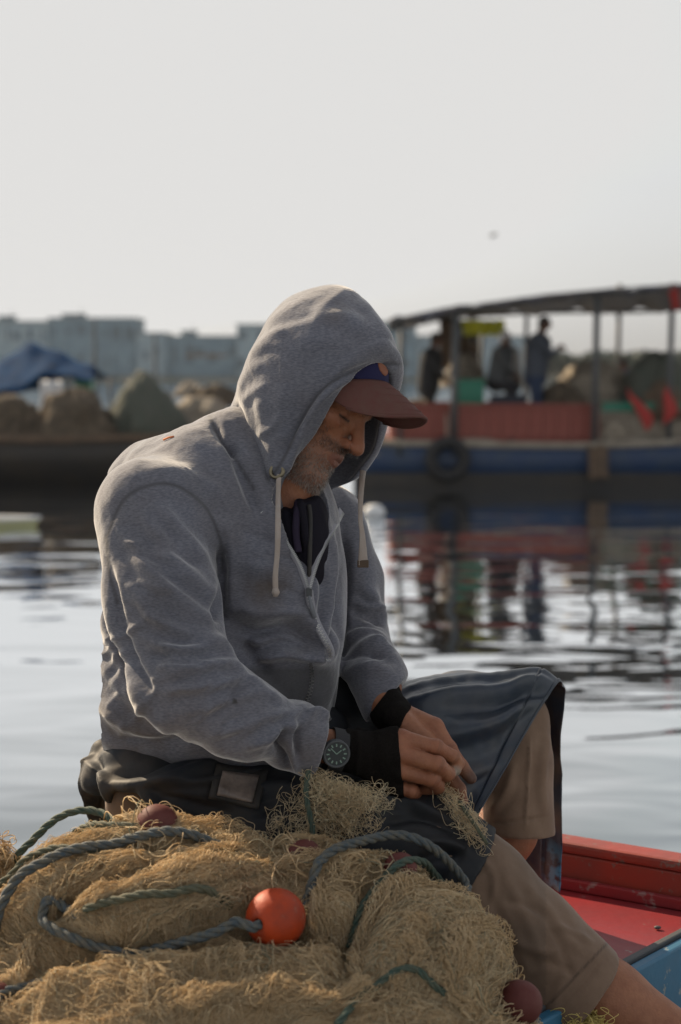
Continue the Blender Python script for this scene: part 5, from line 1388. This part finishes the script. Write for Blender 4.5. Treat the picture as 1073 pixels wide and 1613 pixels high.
u = np.linspace(0, 1, NI)[None, :]; w = np.linspace(0, 1, NJ)[:, None]
gx = np.gradient(G, axis=0); gy = np.gradient(G, axis=1); Nn = np.cross(gx, gy); Nn /= np.linalg.norm(Nn, axis=2)[..., None]+1e-9
if Nn[NJ//2, NI//4, 2] > 0: Nn = -Nn
# long folds fanning from the lap to the knee, plus stitched hem band and small crumples
ph = u*7.0 + .9*np.sin(w*2.2+u*3) 
fold = .013*np.sin(ph*2.3)*np.clip(np.sin(w*math.pi)*1.3+.15, 0, 1)*np.clip((1-abs(u-.33)*2.0), 0, 1)
fold = fold + .018*np.exp(-((u-.40-.10*w)/.030)**2)*np.clip(np.sin(w*3.1), 0, 1) - .013*np.exp(-((u-.34-.10*w)/.030)**2)*np.clip(np.sin(w*3.1), 0, 1)
fold = fold + .014*np.exp(-((u-.24-.16*w)/.028)**2)*np.clip(np.sin(w*2.9), 0, 1)
fold = fold + .012*np.exp(-((u-.50-.06*w)/.025)**2)*np.clip(np.sin(w*3.1), 0, 1) + .010*np.exp(-((u-.12-.10*w)/.03)**2)*np.clip(np.sin(w*3.1), 0, 1)
fold = fold + .006*fbm(G*np.array([20, 20, 20]), 51, 3) + .004*np.sin(u*26+w*2)*(u > .62)*w
band = .0022*(np.clip((w-.80)*60, 0, 1)) - .002*np.exp(-((w-.80)/.010)**2)
G = G + Nn*(fold+band*(u < 1))[..., None]
mb = MB(); mb.grid(c2w(G)); X = G.reshape(-1, 3)
U_ = np.broadcast_to(u, (NJ, NI)).ravel(); W_ = np.broadcast_to(w, (NJ, NI)).ravel()
pn = mk('front_panel', mb.v[0], mb.f, M['apron'], apron, smooth=True, attrs=dict(paint=np.clip((U_-.945)*26, 0, 1)*np.clip((W_-.78)*10, 0, 1), mud=np.clip(.35+.3*np.sin(U_*9), 0, 1)*.5+(U_ > .6)*.5))
solid(pn, .0022)
for ww in (.795, .985):
    j = int(ww*(NJ-1)); mb = MB(); mb.tube(c2w(G[j, 2:NI-2]-Nn[j, 2:NI-2]*-.0016), .0008 if ww < .9 else .0016, 5); mb.build('hem_seam', M['apron'], pn, smooth=True)
# clear pocket patch on the apron
def patch_pts(k=0): return [(352, 1212), (409, 1219), (398, 1262), (343, 1250)]
pm = mat('clouded_plastic', (.26, .21, .18), .35, noise=(40, .3, .7), col2=(.10, .08, .07), bump=(90, .5, .003))
def on_quad(q, name, m, off, parent, inset=0.0, fn=apron_sdf):
    q = np.array(q, float); c = q.mean(0); q = c+(q-c)*(1+inset); n = 9; G = []
    for i in range(n):
        r = []
        for j in range(n):
            a, b = i/(n-1), j/(n-1); p = (q[0]*(1-b)+q[1]*b)*(1-a)+(q[3]*(1-b)+q[2]*b)*a
            r.append(ev(fn, p[0], p[1], -.15, off))
        G.append(r)
    G = np.array(G); 
    for _ in range(6): G[1:-1, 1:-1] = (G[:-2, 1:-1]+G[2:, 1:-1]+G[1:-1, :-2]+G[1:-1, 2:])/4
    mb = MB(); mb.grid(c2w(G)); o = mb.build(name, m, parent, smooth=True); solid(o, .002); return o
on_quad(patch_pts(), 'pocket_flap', M['black_cloth'], .010, apron, .42)
on_quad(patch_pts(), 'pocket_window', pm, .014, apron, 0)
# ================================================================== NET PILE
RPX = [-420, -200, -60, 0, 60, 120, 170, 220, 260, 300, 370, 430, 480, 540, 595, 645, 680, 716, 764, 804, 844, 934]
RPY = [1600, 1490, 1450, 1432, 1392, 1360, 1330, 1303, 1295, 1302, 1332, 1352, 1342, 1348, 1372, 1388, 1408, 1440, 1492, 1558, 1620, 1900]
NU, NV = 330, 170
pu = np.linspace(-420, 960, NU); yr = np.interp(pu, RPX, RPY)
Gp = np.zeros((NV, NU, 3)); PYm = np.zeros((NV, NU)); nb_ = 34
for j in range(NV):
    if j >= nb_:
        t = (j-nb_)/(NV-1-nb_); py = yr+(1790-yr)*t; Dd = 2.20-.40*t**.9+.0*pu
        edge = np.clip((pu-640)/240, 0, 1); Dd = Dd-.03*edge
        Gp[j] = [W(pu[i], py[i], Dd[i]) for i in range(NU)]
        PYm[j] = py
    else:
        t = 1-j/nb_; P0 = np.array([W(pu[i], yr[i], 2.20-.03*np.clip((pu[i]-640)/240, 0, 1)) for i in range(NU)])
        a = t*math.pi/2; Gp[j] = P0+np.stack([0*pu, np.full(NU, .10*math.sin(a)), np.full(NU, -.30*(1-math.cos(a)))], 1); PYm[j] = yr-2
# lumps: bundles laid over one another
PX = np.broadcast_to(pu, (NV, NU))
def gauss(cx, cy, sx, sy, th=0):
    dx, dy = PX-cx, PYm-cy; c, s = math.cos(th), math.sin(th); return np.exp(-(((dx*c+dy*s)/sx)**2+((-dx*s+dy*c)/sy)**2))
Hh = .030*gauss(680, 1500, 90, 85)+.022*gauss(310, 1400, 110, 40, -.15)+.004*gauss(250, 1570, 190, 50)+.008*gauss(480, 1580, 100, 60)+.022*gauss(90, 1400, 120, 45, -.6)
Hh += .018*gauss(560, 1380, 90, 30)-.026*gauss(150, 1510, 140, 16, -.2)-.028*gauss(420, 1470, 120, 18, .1)-.026*gauss(560, 1480, 22, 90, .3)-.020*gauss(330, 1355, 150, 12)+.012*gauss(520, 1440, 40, 30)
Hh += .018*gauss(400, 1340, 90, 20)-.02*gauss(120, 1450, 120, 12, -.5)-.018*gauss(780, 1590, 40, 40)+.018*gauss(250, 1440, 130, 22, -.1)-.018*gauss(270, 1495, 180, 12)-.02*gauss(60, 1560, 90, 14, -.5)
Nf = np.cross(np.gradient(Gp, axis=1), np.gradient(Gp, axis=0)); Nf /= np.linalg.norm(Nf, axis=2)[..., None]+1e-9
if Nf[NV//2, NU//2, 2] < 0: Nf = -Nf
# ridged bundles following the lie of the net
Hh = Hh*1.5
fx = fbm(Gp*np.array([5, 5, 5]), 61, 3); rd = 1-abs(fbm(Gp*np.array([9, 14, 16])+fx[..., None]*1.2, 62, 3))*2
dsp = Hh + .020*fx + .017*rd + .004*fbm(Gp*45, 63, 2)
fade = np.ones(NV); fade[:nb_] = np.linspace(.2, .55, nb_); fade[nb_:nb_+12] = np.linspace(.55, 1, 12)
Gs = Gp + Nf*(dsp*fade[:, None])[..., None]
net = thing('fishing_net', 'big heaped pile of tan twine fishing net filling the foreground', 'net', W(380, 1700, 2.0))
M['netbase'] = mat('net_mass', (0.15, 0.10, 0.052), 0.95, spec=.1, noise=(70, .35, .65), col2=(0.035, 0.024, 0.013), bump=(160, 1.0, .006))  # core darker than the twine: shade of the gaps put into its colour
mb = MB(); mb.grid(Gs); mb.build('net_mass', M['netbase'], net, smooth=True)
def twine_mat():
    def ex(nt, b):
        N = nt.nodes; L = nt.links; at = N.new('ShaderNodeAttribute'); at.attribute_name = 'tone'
        cr = N.new('ShaderNodeValToRGB'); e = cr.color_ramp.elements
        e[0].position = 0; e[0].color = (.36, .24, .12, 1); e[1].position = 1; e[1].color = (.90, .80, .58, 1)
        for p, c in ((.3, (.60, .44, .25, 1)), (.55, (.78, .61, .38, 1)), (.76, (.86, .71, .48, 1)), (.78, (.30, .33, .25, 1)), (.80, (.76, .62, .42, 1))):
            k = e.new(p); k.color = c
        L.new(at.outputs['Fac'], cr.inputs[0]); L.new(cr.outputs[0], b.inputs['Base Color'])
        tr = N.new('ShaderNodeBsdfTranslucent'); L.new(cr.outputs[0], tr.inputs['Color'])
        ms = N.new('ShaderNodeMixShader'); ms.inputs[0].default_value = .45
        out = N['Material Output']; L.new(b.outputs[0], ms.inputs[1]); L.new(tr.outputs[0], ms.inputs[2]); L.new(ms.outputs[0], out.inputs['Surface'])
    return mat('tan_twine', (.4, .3, .2), .7, spec=.3, extra=ex)
M['twine'] = twine_mat()
def strands_mesh(name, P, R, tone, parent, **kw):
    """P: S x K x 3 world points, R: S radii. three-sided tubes"""
    S_, K = P.shape[:2]
    T = np.gradient(P, axis=1); T /= np.linalg.norm(T, axis=2)[..., None]+1e-9
    ref = np.array([.3, .2, .93]); u = np.cross(T, ref); u /= np.linalg.norm(u, axis=2)[..., None]+1e-9; w = np.cross(T, u)
    V = np.stack([P+R[:, None, None]*(math.cos(a)*u+math.sin(a)*w) for a in (0, 2.0944, 4.1888)], 2).reshape(-1, 3)
    b = (np.arange(S_)[:, None]*K + np.arange(K-1)[None])*3; b = b.reshape(-1)
    F = np.concatenate([np.stack([b+k, b+(k+1) % 3, b+(k+1) % 3+3, b+k+3], 1) for k in range(3)])
    return mk(name, V, F, M['twine'], parent, attrs={'tone': np.repeat(tone, K*3)}, kind='stuff', **kw)
ddu = (pu[1]-pu[0])
def surf(px, vv):
    """bilinear lookup on the pile, vv in rows"""
    i = np.clip((px-pu[0])/ddu, 0, NU-1.001); j = np.clip(vv, 0, NV-1.001); i0 = i.astype(int); j0 = j.astype(int); fi = (i-i0)[..., None]; fj = (j-j0)[..., None]
    def g(A): return (A[j0, i0]*(1-fi)+A[j0, i0+1]*fi)*(1-fj)+(A[j0+1, i0]*(1-fi)+A[j0+1, i0+1]*fi)*fj
    return g(Gs), g(Nf)
def row_of(px, py):
    yr_ = np.interp(px, RPX, RPY); t = (py-yr_)/(1790-yr_); return nb_+np.maximum(t, -.5)*(NV-1-nb_)
rs = np.random.RandomState(21)
def lay(n, K, step, curl, hmax, dirfun, r, region, spread=.5, tone0=None):
    """n strands of K points walked over the pile"""
    px = rs.uniform(region[0], region[1], n*3); py = rs.uniform(region[2], region[3], n*3)
    ok = (py > np.interp(px, RPX, RPY)-3); px, py = px[ok][:n], py[ok][:n]; n = len(px)
    th = dirfun(px, py)+rs.normal(0, spread, n); kap = rs.normal(0, curl, n); XY = np.zeros((n, K, 2)); x, y = px.copy(), py.copy()
    for k in range(K):
        XY[:, k, 0] = x; XY[:, k, 1] = y
        kap = kap*.93+rs.normal(0, curl*.38, n); th = th+kap; x = x+step*np.cos(th); y = y+step*np.sin(th)*.8
    P_, N_ = surf(XY[..., 0], row_of(XY[..., 0], XY[..., 1]))
    s = np.linspace(0, 1, K)[None]; base = rs.uniform(0, 1, (n, 1))**2*hmax
    wob = np.sin(s*rs.uniform(3, 14, (n, 1))+rs.uniform(0, 6, (n, 1)))*.5+.5
    h = .0012+base*wob*np.sin(s*math.pi)**.5
    tone = np.clip(rs.normal(.55, .2, n) if tone0 is None else rs.normal(tone0, .12, n), 0, 1)
    return P_+N_*h[..., None], np.full(n, r)*rs.uniform(.8, 1.25, n), tone
def flow(px, py):
    a = np.where(px < 420, math.pi-.25-.5*np.clip((300-px)/300, 0, 1), math.pi+.1)          # towards the lower left on the left side
    a = a+.5*np.sin((py-1300)/60.0)+.4*np.sin(px/90.0)
    return a
JOB = [(10500, 40, 5.2, .05, .008, .00036, (-60, 900, 1270, 1640), .16), (3000, 44, 3.8, .12, .012, .00034, (-60, 900, 1270, 1640), .9), (900, 40, 3.2, .22, .020, .00034, (-60, 900, 1280, 1640), 3.0)]
for k, (n, K, stp, cu, hm, r, reg, sp_) in enumerate(JOB):
    P_, R_, T_ = lay(n, K, stp, cu, hm, flow, r, reg, sp_); strands_mesh('loose_twine', P_, R_, T_, net)
P_, R_, T_ = lay(1500, 46, 3.2, .22, .016, flow, .00034, (560, 780, 1400, 1600), 3.0, .85); strands_mesh('loose_twine', P_, R_, T_, net)
# netting gathered into rolls that lie over the heap
def roll(pts, rad, n, lift=.004, K=46):
    Q3 = spline(np.array(pts, float), 90); q, n_ = surf(Q3[:, 0], row_of(Q3[:, 0], Q3[:, 1])); A = smooth1(q+n_*(lift+rad*.3), 4)
    T = np.gradient(A, axis=0); T /= np.linalg.norm(T, axis=1)[:, None]+1e-9; B = np.cross(T, n_); B /= np.linalg.norm(B, axis=1)[:, None]+1e-9
    t0 = rs.uniform(-.1, .8, n); t = np.clip(t0[:, None]+np.linspace(0, 1, K)[None]*rs.uniform(.15, .45, (n, 1)), 0, 1)*88.99; i = t.astype(int); f = (t-i)[..., None]
    g = lambda X: X[i]*(1-f)+X[i+1]*f
    a0_ = rs.uniform(0, 6.28, (n, 1)); a = a0_+t/89*rs.normal(7, 2.0, (n, 1)); rr = rad*rs.uniform(.75, 1.1, (n, 1))*(.75+.3*np.sin(t*.16))*np.clip(np.sin(np.clip(t/89, .03, .97)*math.pi)*2.5, .2, 1)
    rr = rr+rs.normal(0, 1, (n, 1))*.0022*np.sin(t*.9+a0_*3)+rs.normal(0, 1, (n, 1))*.0018*np.sin(t*2.3+a0_*7); a = a+rs.normal(0, 1, (n, 1))*.25*np.sin(t*.7+a0_*5)
    P_ = g(A)+g(n_)*(rr*np.sin(a))[..., None]+g(B)*(rr*np.cos(a)*1.25)[..., None]
    strands_mesh('rolled_netting', P_, np.full(n, .00038)*rs.uniform(.8, 1.25, n), np.clip(rs.normal(.6, .15, n), 0, 1), net)
for pts, rad, n in (([(420, 1322, 0), (300, 1312, 0), (160, 1345, 0), (40, 1420, 0), (-30, 1500, 0)], .017, 420), ([(470, 1350, 0), (340, 1368, 0), (230, 1372, 0), (130, 1420, 0), (60, 1500, 0), (20, 1590, 0)], .018, 420),
                    ([(560, 1372, 0), (440, 1385, 0), (330, 1400, 0), (230, 1425, 0), (120, 1470, 0)], .019, 420), ([(410, 1424, 0), (320, 1440, 0), (230, 1468, 0), (130, 1530, 0), (70, 1620, 0)], .016, 360),
                    ([(700, 1380, 0), (620, 1366, 0), (540, 1390, 0), (500, 1440, 0), (520, 1500, 0)], .018, 360), ([(760, 1440, 0), (690, 1425, 0), (620, 1440, 0), (570, 1490, 0), (560, 1570, 0)], .022, 420),
                    ([(620, 1590, 0), (500, 1600, 0), (380, 1588, 0), (260, 1600, 0)], .022, 360),
                    ([(800, 1500, 0), (740, 1490, 0), (690, 1530, 0), (700, 1590, 0), (760, 1620, 0)], .020, 360), ([(640, 1345, 0), (540, 1330, 0), (440, 1345, 0), (380, 1345, 0)], .014, 300),
                    ([(320, 1300, 0), (200, 1308, 0), (90, 1350, 0), (0, 1410, 0)], .013, 320), ([(650, 1500, 0), (640, 1545, 0), (600, 1590, 0)], .02, 260)):
    roll(pts, rad*.85, int(n*.8))
# fuzz standing up along the crest
def diamond(cx, cy, ang, nw, nl, s, lift):
    k = np.arange(nl*2+1); S_ = []
    for i in range(nw):
        for ph in (0, 1):
            a = i*s*2+s*(((k+ph) % 2)*2-1)*.5+ph*s*0; b = k*s*.9; S_.append(np.stack([a, b], 1))
    S_ = np.array(S_); S_ = np.stack([S_[..., 0]-nw*s, S_[..., 1]-nl*s*.9], -1); S_ = S_+5*np.stack([vnoise(np.concatenate([S_*.05, S_[..., :1]*0+q], -1), 77) for q in (1.0, 9.0)], -1)*1.6
    c, s_ = math.cos(ang), math.sin(ang); X = cx+S_[..., 0]*c-S_[..., 1]*s_; Y = cy+(S_[..., 0]*s_+S_[..., 1]*c)*.8
    P_, N_ = surf(X, row_of(X, Y)); h = lift+.008*vnoise(np.stack([X*.04, Y*.04, X*0], -1), 78)
    strands_mesh('mesh_patch', P_+N_*h[..., None], np.full(len(P_), .0005), np.clip(rs.normal(.75, .1, len(P_)), 0, 1), net)
diamond(665, 1385, .5, 12, 8, 7, .012); diamond(500, 1370, -.3, 12, 7, 6, .010); diamond(150, 1420, .9, 12, 8, 7, .012); diamond(620, 1520, .2, 12, 9, 7, .012); diamond(330, 1560, -.2, 16, 8, 7, .012); diamond(350, 1345, .1, 14, 6, 6, .010)
P_, R_, T_ = lay(1300, 52, 3.4, .17, .022, flow, .00032, (-60, 860, 1290, 1620), 3.0, .72); strands_mesh('loose_twine', P_, R_, T_, net)
P_, R_, T_ = lay(260, 34, 3.2, .24, .030, flow, .00036, (-40, 760, 1270, 1345), 3.0, .8); strands_mesh('crest_twine', P_, R_, T_, net)
# ---- ropes
def rope(pts, r, m, name, label, group=None, air=None, twist=.055, parent=None, smo=30):
    """pts: (px, py, lift) on the pile; three twisted strands"""
    A = []
    for p in pts:
        if isinstance(p, np.ndarray): A.append(p)
        elif len(p) == 4: A.append(c2w(C(p[0], p[1], p[3])))
        else:
            q, n_ = surf(np.array([float(p[0])]), row_of(np.array([float(p[0])]), np.array([float(p[1])]))); A.append(q[0]+n_[0]*(r*.6+p[2]))
    if all(isinstance(p, tuple) and len(p) == 3 for p in pts):
        Q3 = spline(np.array(pts, float), 90); q, n_ = surf(Q3[:, 0], row_of(Q3[:, 0], Q3[:, 1]))
        A = q + n_*(r*.7+.009+Q3[:, 2:3]); A = smooth1(A, 3)
    P = spline(A, 400); L_ = np.r_[0, np.cumsum(np.linalg.norm(np.diff(P, axis=0), axis=1))]
    n = max(40, int(L_[-1]/.0022)); s = np.linspace(0, L_[-1], n); P = np.stack([np.interp(s, L_, P[:, c]) for c in range(3)], 1)
    for _ in range(smo): P[1:-1] = (P[:-2]+2*P[1:-1]+P[2:])/4
    T = np.gradient(P, axis=0); T /= np.linalg.norm(T, axis=1)[:, None]; u = nrm(np.cross(T[0], [.1, .2, 1])); 
    o = thing(name, label, 'rope', P[n//2], group)
    U = np.zeros_like(P)
    for i in range(n): u = nrm(u-(u@T[i])*T[i]); U[i] = u
    Wv = np.cross(T, U)
    for k in range(3):
        a = s/twist*2*math.pi+k*2.0944; Q = P+(np.cos(a)[:, None]*U+np.sin(a)[:, None]*Wv)*r*.50
        mb = MB(); mb.tube(Q, r*.56, 7); mb.build('strand', m, o, smooth=True)
    return o, P
def ropem(n, a, b): return mat(n, a, .7, spec=.4, noise=(120, .35, .65), col2=b, bump=(900, .9, .0015))
M['rope_blue'] = ropem('blue_grey_rope', (0.05, 0.075, 0.095), (0.13, 0.12, 0.09))
M['rope_green'] = ropem('green_rope', (0.03, 0.07, 0.058), (0.09, 0.10, 0.07))
M['rope_olive'] = ropem('olive_rope', (0.12, 0.11, 0.065), (0.07, 0.085, 0.06))
rope([(-60, 1560, .004), (0, 1512, .006), (50, 1451, .006), (100, 1411, .005), (166, 1371, .005), (216, 1345, .006), (272, 1338, .005), (337, 1348, .0), (370, 1352, -.012)], .0072, M['rope_blue'], 'rope', 'blue grey rope running from the bottom left over the top of the net pile')
rope([(8, 1395, 0), (20, 1368, .012), (24, 1362, 0, -.28), (48, 1328, 0, -.27), (88, 1290, 0, -.26), (128, 1276, 0, -.26), (162, 1281, 0, -.27), (184, 1300, 0, -.29), (188, 1318, -.01)], .0056, M['rope_green'], 'rope', 'green rope arching in the air at the left behind the net pile')
rope([(556, 1470, -.01), (566, 1440, .008), (590, 1414, .012), (640, 1394, .012), (690, 1391, .010), (740, 1410, .003), (775, 1450, -.006)], .0055, M['rope_green'], 'rope', 'dark green rope crossing the right part of the net pile')
rope([(156, 1467, .004), (201, 1456, .007), (262, 1446, .008), (312, 1439, .008), (360, 1442, -.008)], .0058, M['rope_olive'], 'rope', 'short olive rope in the middle of the pile left of the orange float')
rope([(-30, 1625, .004), (0, 1600, .006), (20, 1577, .006), (60, 1552, .006), (101, 1537, .006), (150, 1526, -.008)], .0064, M['rope_blue'], 'rope', 'short worn blue rope at the bottom left corner of the pile')
rope([(-40, 1440, .003), (20, 1400, .004), (80, 1362, .004), (150, 1335, .004), (215, 1322, .003), (250, 1322, -.008)], .0050, M['rope_olive'], 'rope', 'thin olive rope along the upper left edge of the pile')
rope([(-30, 1500, .003), (20, 1440, .004), (70, 1398, .004), (120, 1378, .003), (175, 1368, -.006)], .0050, M['rope_olive'], 'rope', 'thin olive rope half sunk in the left flank of the pile')
rope([(690, 1590, -.006), (640, 1570, .004), (600, 1575, .005), (560, 1600, .004), (530, 1640, .0)], .0050, M['rope_green'], 'rope', 'green rope end at the bottom right under the tangled twine')
rope([(815, 1500, .0), (822, 1540, .006), (835, 1580, .006), (850, 1620, .004)], .0050, M['rope_green'], 'rope', 'green rope running down the right edge of the net pile')
# ---- floats
def fl(px, py, rpx, m, label, lift=.0, hole=None, group='egg shaped net floats'):
    q, n_ = surf(np.array([float(px)]), row_of(np.array([float(px)]), np.array([float(py)]))); c = q[0]+n_[0]*lift
    D = (c-CAMP)@FW; r = rpx/FPX*D; ax = nrm(hole if hole is not None else [1, .2, .2]); u_ = nrm(np.cross(ax, [0, .3, 1])); w_ = np.cross(ax, u_); G = []
    hr = .16
    pr = [(hr*.95, .55)]+[(hr, z) for z in (.75, .95)] + [(math.sin(a), math.cos(a)*1.04) for a in np.linspace(math.asin(hr+.05), math.pi-math.asin(hr+.05), 26)]+[(hr, z) for z in (-.95, -.75)]+[(hr*.95, -.55)]
    for rad, z in pr: G.append([c+r*(ax*z+(u_*math.cos(b)+w_*math.sin(b))*rad) for b in np.arange(30)*2*math.pi/30])
    mb = MB(); mb.grid(G, closed=True); o = mb.build('float', m, smooth=True, origin=c); set_props(o, label, 'float', group); return c, ax, r
M['float_orange'] = mat('orange_red_plastic', (0.40, 0.045, 0.008), .55, spec=.3, noise=(30, .4, .75), col2=(.20, .035, .018), extra=chips((.28, .09, .05), 34, .60, .66), bump=(90, .35, .002))
M['float_brown'] = mat('faded_maroon_plastic', (0.10, 0.026, 0.022), .65, spec=.25, noise=(30, .4, .7), col2=(.12, .04, .035), bump=(90, .35, .002))
FLO = fl(440, 1474, 47, M['float_orange'], 'bright orange red round float with a rope through it', .066, hole=c2w(V3(-.55, .02, -.83))-c2w(V3(0, 0, 0)))
def dense(pts, n=40):
    Q3 = spline(np.array(pts, float), n); q, n_ = surf(Q3[:, 0], row_of(Q3[:, 0], Q3[:, 1])); return list(smooth1(q+n_*(.014+Q3[:, 2:3]), 3))
fo_, fax_, fr_ = FLO
rope(dense([(140, 1468, -.012), (110, 1448, .008), (88, 1462, .012), (86, 1482, .014), (110, 1494, .014), (161, 1499, .022), (242, 1496, .026), (322, 1494, .030), (362, 1488, .034)])+[fo_+fax_*fr_*1.25+np.array([0, 0, -.003]), fo_+fax_*fr_*.8, fo_, fo_-fax_*fr_*.9, fo_-fax_*fr_*1.3+np.array([.008, 0, .004])]
     +dense([(496, 1404, .022), (522, 1376, .018), (575, 1362, .022), (640, 1386, .036), (688, 1400, .032), (712, 1420, .018), (704, 1436, -.008)], 24), .0068, M['rope_blue'], 'rope', 'blue rope threaded through the orange float and looping over to the right', smo=8)
fl(250, 1308, 33, M['float_brown'], 'maroon float half buried at the top of the pile below the waist of the man', .004)
fl(480, 1354, 27, M['float_brown'], 'maroon float wrapped in twine in the middle of the crest', .008)
fl(622, 1392, 26, M['float_brown'], 'maroon float under the rope loop near the knee', .004)
fl(806, 1588, 36, M['float_brown'], 'maroon float at the bottom right edge of the pile', .016)
fl(2, 1582, 22, M['float_brown'], 'maroon float at the bottom left corner of the picture', .006)
# twine crossing over the ropes
P_, R_, T_ = lay(450, 50, 3.6, .12, .026, flow, .00036, (-60, 860, 1290, 1620), 2.0, .6); strands_mesh('loose_twine', P_, R_, T_, net)
# twine over the buried floats
for (cx, cy, rr) in ((250, 1310, 36), (480, 1354, 32), (622, 1392, 30), (806, 1588, 30)):
    P_, R_, T_ = lay(26, 26, 3.6, .12, .030, flow, .0007, (cx-rr, cx+rr, cy-rr*.3, cy+rr), .9, .7)
    P_ = P_ + np.array([0, -.012, .012]); strands_mesh('wrapping_twine', P_, R_, T_, net)
# ---- net in his lap and hands
lap = thing('net_in_hands', 'loose bunch of tan net hanging from the hands of the man over his lap', 'net', c2w(C(560, 1270, -.18)))
def free_strands(n, K, path, spread, step, curl, r, tone0, hang=0.0):
    path = np.array([C(*p) for p in path]); t0 = rs.uniform(0, .75, n); t = t0[:, None]+np.linspace(0, .28, K)[None]*rs.uniform(.4, 1.6, (n, 1)); t = np.clip(t, 0, 1)*(len(path)-1)
    i = np.minimum(t.astype(int), len(path)-2); f = (t-i)[..., None]; Q = path[i]*(1-f)+path[i+1]*f
    off = rs.normal(0, 1, (n, 1, 3))*np.array(spread); kk = np.linspace(0, 1, K)[None, :, None]
    ph = rs.uniform(0, 6.28, (n, 1, 3)); fr = rs.uniform(3, 16, (n, 1, 3)); w_ = np.sin(kk*fr+ph)*curl
    Q = Q+off+w_; Q[..., 1] -= hang*kk[..., 0]**1.5*rs.uniform(0, 1, (n, 1))
    return c2w(Q), np.full(n, r)*rs.uniform(.8, 1.2, n), np.clip(rs.normal(tone0, .15, n), 0, 1)
for pth, n, sp_, cu in (([(490, 1228, -.205), (520, 1242, -.215), (560, 1258, -.225), (610, 1262, -.21)], 190, (.007, .0065, .008), .008),
                        ([(500, 1225, -.22), (505, 1260, -.225), (500, 1300, -.22), (470, 1335, -.22)], 140, (.013, .012, .008), .008),
                        ([(480, 1235, -.21), (455, 1270, -.215), (435, 1300, -.22), (425, 1325, -.22)], 30, (.012, .010, .008), .006),
                        ([(690, 1235, -.10), (715, 1268, -.17), (742, 1300, -.19), (768, 1335, -.19)], 130, (.008, .007, .006), .006),
                        ([(540, 1240, -.22), (545, 1275, -.225), (560, 1315, -.22)], 160, (.022, .014, .008), .008)):
    P_, R_, T_ = free_strands(n, 26, pth, sp_, 1, cu, .00033, .85); strands_mesh('netting', P_, R_, T_, lap)
rope([(486, 1212, 0, -.225), (482, 1245, 0, -.232), (486, 1275, 0, -.235), (492, 1300, 0, -.235), (494, 1325, 0, -.235)], .0042, M['rope_green'], 'rope', 'thin green rope hanging from under the watch into the net pile')
rope([(722, 1262, 0, -.17), (742, 1290, 0, -.195), (756, 1312, 0, -.20), (768, 1330, 0, -.20)], .0028, M['rope_olive'], 'rope', 'thin cord along the knee below the fingers of the man')
# yellow net glimpsed under the calf
yn = thing('yellow_net', 'scrap of yellow net on the boat side under the bare calf', 'net', c2w(C(915, 1625, -.02)))
P_, R_, T_ = free_strands(260, 24, [(872, 1600, -.17), (905, 1606, -.17), (935, 1618, -.17), (960, 1635, -.17)], (.006, .008, .015), 1, .008, .0006, .95); o_ = strands_mesh('netting', P_, R_, T_, yn); o_.data.materials[0] = mat('yellow_twine', (.62, .50, .16), .6)
# small tuft of net at the far left behind the pile
tu = thing('net_tuft', 'small tuft of net at the left edge where the green rope starts', 'net', c2w(C(0, 1375, -.28)))
P_, R_, T_ = free_strands(260, 22, [(-50, 1352, -.28), (-15, 1352, -.28), (8, 1368, -.28), (16, 1390, -.28)], (.008, .014, .012), 1, .007, .0007, .5); strands_mesh('netting', P_, R_, T_, tu)
# orange thread on the shoulder
p0 = ev(hoodie_sdf, 258, 699, -.1, .004); p1 = ev(hoodie_sdf, 274, 694, -.1, .004)
mb = MB(); mb.tube(c2w(np.array([p0+V3(0, .006, 0), (p0+p1)/2+V3(0, .007, 0), p1+V3(0, .006, 0)])), .0016, 6); o = mb.build('thread', mat('orange_thread', (.6, .18, .06), .7), smooth=True); set_props(o, 'short orange thread lying on the shoulder of the grey sweatshirt', 'thread')
# leftovers on the deck
for k, (px, py) in enumerate(((948, 1390), (1036, 1461))):
    c = ray_z(px, py, ZD+.004); ell_obj('chip', c, (.006, .004, .003), M['white_pl'] if k == 0 else M['darkmetal'], ('small white chip' if k == 0 else 'small dark pebble')+' lying on the red deck', 'chip')
